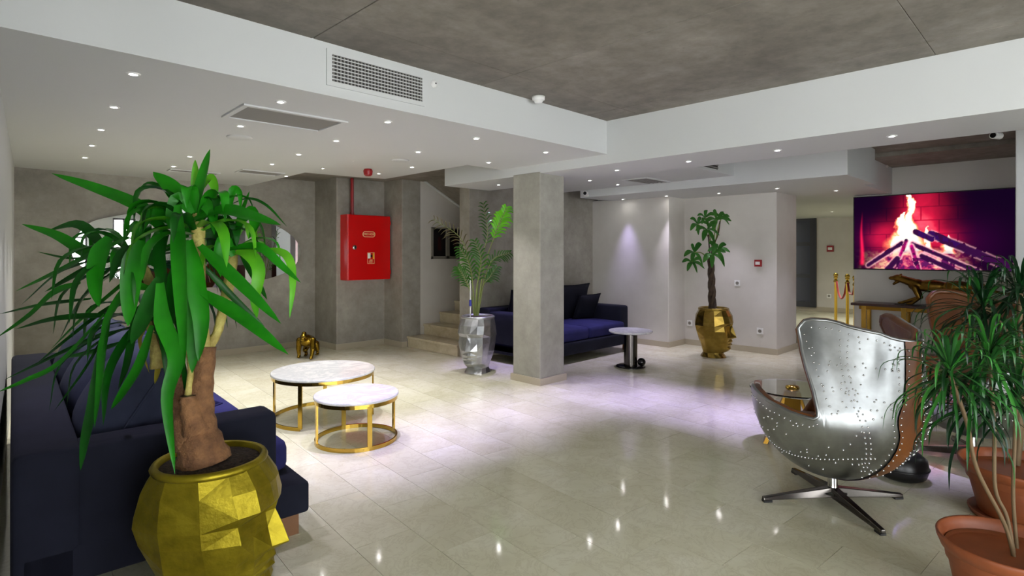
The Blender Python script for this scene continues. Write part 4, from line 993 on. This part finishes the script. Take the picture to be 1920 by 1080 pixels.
def rosette_leaves(parent, c, n_, L, wd, mats, seed, droop=.5, elev=(-30, 80), az=(0, 360), n=4, fold=.2, r0=.015):
    g = random.Random(seed)
    for k in range(n_):
        a = rad(g.uniform(*az)); e = rad(elev[0] + (elev[1] - elev[0]) * ((k + g.random()) / n_)); l = L * g.uniform(.7, 1.1)
        h = Vector((math.cos(a), math.sin(a), 0)); d = h * math.cos(e) + Zd * math.sin(e)
        p0 = c + d * r0 + Zd * g.uniform(-.04, .03); p1 = p0 + d * l * .5; p2 = p0 + d * l * .8 + (h * .06 - Zd * .16 * droop) * l * 1.4; p3 = p0 + d * l * .95 + (h * .02 - Zd * .48 * droop) * l * 1.4
        leaf(parent, [p0, p1, p2, p3], wd * g.uniform(.75, 1.15), mats[g.randrange(len(mats))], Zd * .8 + h * -.1 * math.sin(e) - h * max(0, math.sin(e)), n=n, fold=fold)
ym = ['yucca_leaf', 'yucca_leaf_dark', 'yucca_leaf', 'yucca_leaf_light']
rosette_leaves(yu, at(368, 420, 2.30), 24, .30, .055, ym, 1, 1.1, (-10, 70))
rosette_leaves(yu, at(262, 490, 2.42), 24, .36, .045, ['yucca_leaf', 'yucca_leaf_dark'], 2, 1.1, (-35, 60), az=(100, 420))
rosette_leaves(yu, at(436, 470, 2.42), 11, .22, .045, ym, 3, 1.0, (0, 75))
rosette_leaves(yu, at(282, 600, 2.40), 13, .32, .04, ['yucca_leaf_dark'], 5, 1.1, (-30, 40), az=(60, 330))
for p in ([(300, 640), (296, 690), (290, 720)], [(275, 610), (262, 640), (280, 700)], [(288, 600), (296, 650), (306, 690)]):
    leaf(yu, [at(x, y, 2.42) for x, y in p], .03, 'yellow_leaf', Zd - Fd, 'dry_leaf')

# palm in silver planter
pa = thing('palm_plant', 'slender palm with feathery fronds in the silver planter', 'plant', P2 + Vector((0, 0, .667)))
def frond(path, ll, mat, smat, d1=0.0, start=.35, dens=16, w_=.018, seed=0):
    g = random.Random(seed); k = len(path)
    C = bez([at(x, y, 6.88 + d1 * i / (k - 1)) for i, (x, y) in enumerate(path)], 8)
    st = MB().tube(C, [.011 * (1 - .8 * i / len(C)) for i in range(len(C))], 6).build('frond', smat, pa, world=True)
    for i in range(dens):
        t = start + (1 - start) * (i + .5) / dens; f = t * (len(C) - 1); a = int(f); p = C[a].lerp(C[min(a + 1, len(C) - 1)], f - a); Tn = (C[min(a + 1, len(C) - 1)] - C[max(a - 1, 0)]).normalized()
        Sd = Tn.cross(Fd); Sd = Sd.normalized() if Sd.length > .05 else Rd
        for sg_ in (-1, 1):
            l = ll * (1 - .5 * abs(2 * (t - start) / (1 - start) - .8)) * g.uniform(.8, 1.1)
            dv = (Tn * .75 + Sd * sg_ * .75 - Fd * g.uniform(-.3, .5)).normalized()
            pts = [p, p + dv * l * .5, p + dv * l * .9 - Zd * l * .28]
            pts = [q - st.parent.location for q in pts]
            leaf(st, pts, w_, mat, Zd * .5 - Fd, 'leaflet', n=3, fold=.12, world=False)
frond([(890, 592), (884, 520), (866, 450), (812, 410)], .22, 'palm_leaf_dry', 'palm_stem', .2, .5, 12, .014, 1)
frond([(893, 592), (899, 500), (914, 440), (906, 380)], .2, 'palm_leaf', 'palm_stem', .3, .55, 11, .016, 2)
frond([(895, 592), (906, 510), (928, 440), (950, 388)], .22, 'palm_leaf_light', 'palm_stem', -.3, .62, 12, .026, 3)
frond([(896, 592), (908, 525), (925, 486), (957, 474)], .16, 'palm_leaf', 'palm_stem', -.1, .5, 11, .016, 4)
frond([(889, 592), (887, 540), (880, 495), (860, 462)], .2, 'palm_leaf', 'palm_stem', -.2, .4, 12, .02, 5)
frond([(892, 592), (894, 540), (902, 490), (890, 450)], .22, 'palm_leaf', 'palm_stem', -.25, .4, 12, .02, 6)
frond([(890, 592), (882, 548), (870, 520), (858, 500)], .2, 'palm_leaf', 'palm_stem', -.1, .4, 10, .02, 7)
frond([(893, 592), (904, 540), (918, 520), (932, 500)], .18, 'palm_leaf', 'palm_stem', .1, .45, 9, .018, 8)
MB().tube([at(882, 594, 6.82), at(882, 520, 6.82)], .008, 8).build('support_stake', 'stake', pa, world=True)
MB().tube([at(882, 574, 6.82), at(882, 562, 6.82)], .016, 10).build('tie', 'blue_tie', pa, world=True)

# pachira in gold planter
pk = thing('money_tree', 'young money tree with braided trunk in the gold planter', 'plant', P3_ + Vector((0, 0, .667)))
for k in range(3):
    C = [at(1336 - 3 * i / 10, 580 - 8.2 * i, 7.9) + Vector((math.cos(i * .75 + k * 2.1), math.sin(i * .75 + k * 2.1), 0)) * .026 for i in range(13)]
    MB().tube(C, [.036 - .0012 * i for i in range(13)], 8).build('trunk', 'dark_bark', pk, world=True)
def palmate(c, stem_from, L, tilt, n_=5, seed=0, a0=0, mat='pachira_leaf'):
    g = random.Random(seed); pth = [at(*stem_from), at((stem_from[0] + c[0]) / 2, (stem_from[1] + c[1]) / 2 - 6, 7.9), at(*c)]
    st = MB().tube(bez(pth, 4), .008, 6).build('branch', 'palm_stem', pk, world=True); p = pth[2]
    for i in range(n_):
        a = rad(a0 + 300 * i / n_ + g.uniform(-12, 12)); dv = (Rd * math.cos(a) * 1.0 + Zd * math.sin(a) * .8 - Fd * (tilt + .3 * math.sin(a * 2))).normalized(); l = L * g.uniform(.8, 1.1)
        pts = [p, p + dv * l * .5 + Zd * .02, p + dv * l * .95 - Zd * l * .2]; pts = [q - pk.location for q in pts]
        leaf(st, pts, l * .34, mat, Zd - Fd * .9, 'leaflet', n=4, fold=.1, world=False, prof=lambda t: .05 + math.sin(math.pi * min(1, t * .96 + .02)) ** .8)
for i, (c, s, L, a0) in enumerate([((1336, 476, 7.85), (1333, 496, 7.9), .22, 200), ((1345, 470, 7.85), (1335, 490, 7.9), .2, -60), ((1302, 473, 7.85), (1330, 488, 7.9), .19, 60), ((1298, 492, 7.75), (1303, 474, 7.85), .17, 170), ((1308, 420, 7.9), (1333, 455, 7.9), .17, 20), ((1326, 430, 7.85), (1336, 470, 7.9), .19, 170),
        ((1344, 412, 7.85), (1336, 475, 7.9), .19, 0), ((1352, 410, 7.95), (1340, 460, 7.9), .16, -30), ((1322, 408, 7.9), (1332, 440, 7.9), .15, 40)]):
    palmate(c, s, L, .35, 5, i, a0, 'pachira_leaf')
MB().tube(bez([at(1333, 496, 7.9), at(1336, 465, 7.9), at(1346, 440, 7.9), at(1350, 415, 7.92)], 5), .010, 7).build('stem', 'dark_bark', pk, world=True)
MB().tube(bez([at(1333, 496, 7.9), at(1330, 465, 7.9), at(1328, 440, 7.88)], 5), .009, 7).build('stem', 'dark_bark', pk, world=True)

# terracotta pots with dragon plants
def pot(label, x, y, R, h, sauc):
    t = thing('flower_pot', label, 'pot', (x, y, 0), 0, 'terracotta pots')
    z0 = .02 if sauc else 0
    MB().lathe([(R * .66, z0), (R * .68, z0 + .01), (R * .87, h - .05), (R * .86, h - .045), (R * .8, h - .12)], seg=48).build('body', 'terracotta', t)
    MB().lathe([(R * .86, h - .06), (R * .93, h - .055), (R * .99, h - .02), (R, h - .006), (R * .985, h), (R * .95, h - .004), (R * .9, h - .03), (R * .86, h - .1)], seg=48).build('rim', 'terracotta', t)
    MB().lathe([(.0001, h - .085), (R * .5, h - .08), (R * .86, h - .088)], seg=32).build('soil', 'soil', t)
    if sauc: MB().lathe([(R * .7, .001), (R * .8, .004), (R * .84, .028), (R * .81, .03), (R * .76, .018), (R * .6, .016)], seg=40).build('saucer', 'terracotta', t)
    return t
PF = Vector((2.985, .19, 0)); PR = Vector((4.14, .205, 0))
pot('terracotta pot at the bottom corner holding bare leaning stems', PF.x, PF.y, .235, .30, False)
pot('terracotta pot on a saucer further back beside the egg chairs', PR.x, PR.y, .285, .30, True)
dm = ['drac_leaf', 'drac_leaf', 'drac_leaf_light', 'drac_leaf_dark']
df = thing('dragon_plant', 'bushy dragon plant with narrow glossy leaves in the nearest terracotta pot', 'plant', PF + Vector((0, 0, .22)))
db = thing('dragon_plant', 'darker dragon plant with narrow leaves in the terracotta pot on a saucer', 'plant', PR + Vector((0, 0, .22)))
def stem(par, path, r): MB().tube(bez([at(*p) for p in path], 6), r, 8).build('stem', 'drac_stem', par, world=True)
stem(df, [(1905, 1062, 2.25), (1884, 984, 2.25), (1832, 880, 2.25), (1812, 790, 2.25), (1782, 705, 2.25)], .0075)
stem(df, [(1905, 1060, 2.27), (1888, 970, 2.3), (1866, 915, 2.32), (1864, 800, 2.35), (1855, 672, 2.38)], .007)
stem(df, [(1910, 1062, 2.28), (1900, 940, 2.4), (1902, 840, 2.45), (1905, 755, 2.45)], .007)
rosette_leaves(df, at(1782, 700, 2.25), 72, .24, .0145, dm, 21, .75, (-55, 85))
rosette_leaves(df, at(1855, 668, 2.38), 76, .26, .015, dm, 22, .75, (-55, 85))
rosette_leaves(df, at(1906, 740, 2.45), 58, .25, .015, ['drac_leaf', 'drac_leaf_dark'], 23, .75, (-50, 80))
rosette_leaves(df, at(1822, 745, 2.3), 48, .22, .0145, ['drac_leaf', 'drac_leaf_dark'], 24, .8, (-60, 60))
stem(db, [(1906, 872, 3.2), (1912, 800, 3.2), (1905, 700, 3.22), (1880, 610, 3.24), (1842, 575, 3.25)], .016)
stem(db, [(1908, 872, 3.2), (1916, 780, 3.2), (1912, 650, 3.2), (1912, 550, 3.2)], .014)
rosette_leaves(db, at(1842, 570, 3.25), 64, .33, .02, ['drac_leaf_dark', 'drac_leaf', 'drac_leaf_dark'], 31, .7, (-50, 85))
rosette_leaves(db, at(1912, 545, 3.2), 56, .33, .02, ['drac_leaf_dark', 'drac_leaf', 'drac_leaf_dark'], 32, .7, (-50, 85))
rosette_leaves(db, at(1895, 630, 3.2), 48, .32, .02, ['drac_leaf_dark', 'drac_leaf'], 33, .8, (-60, 60))
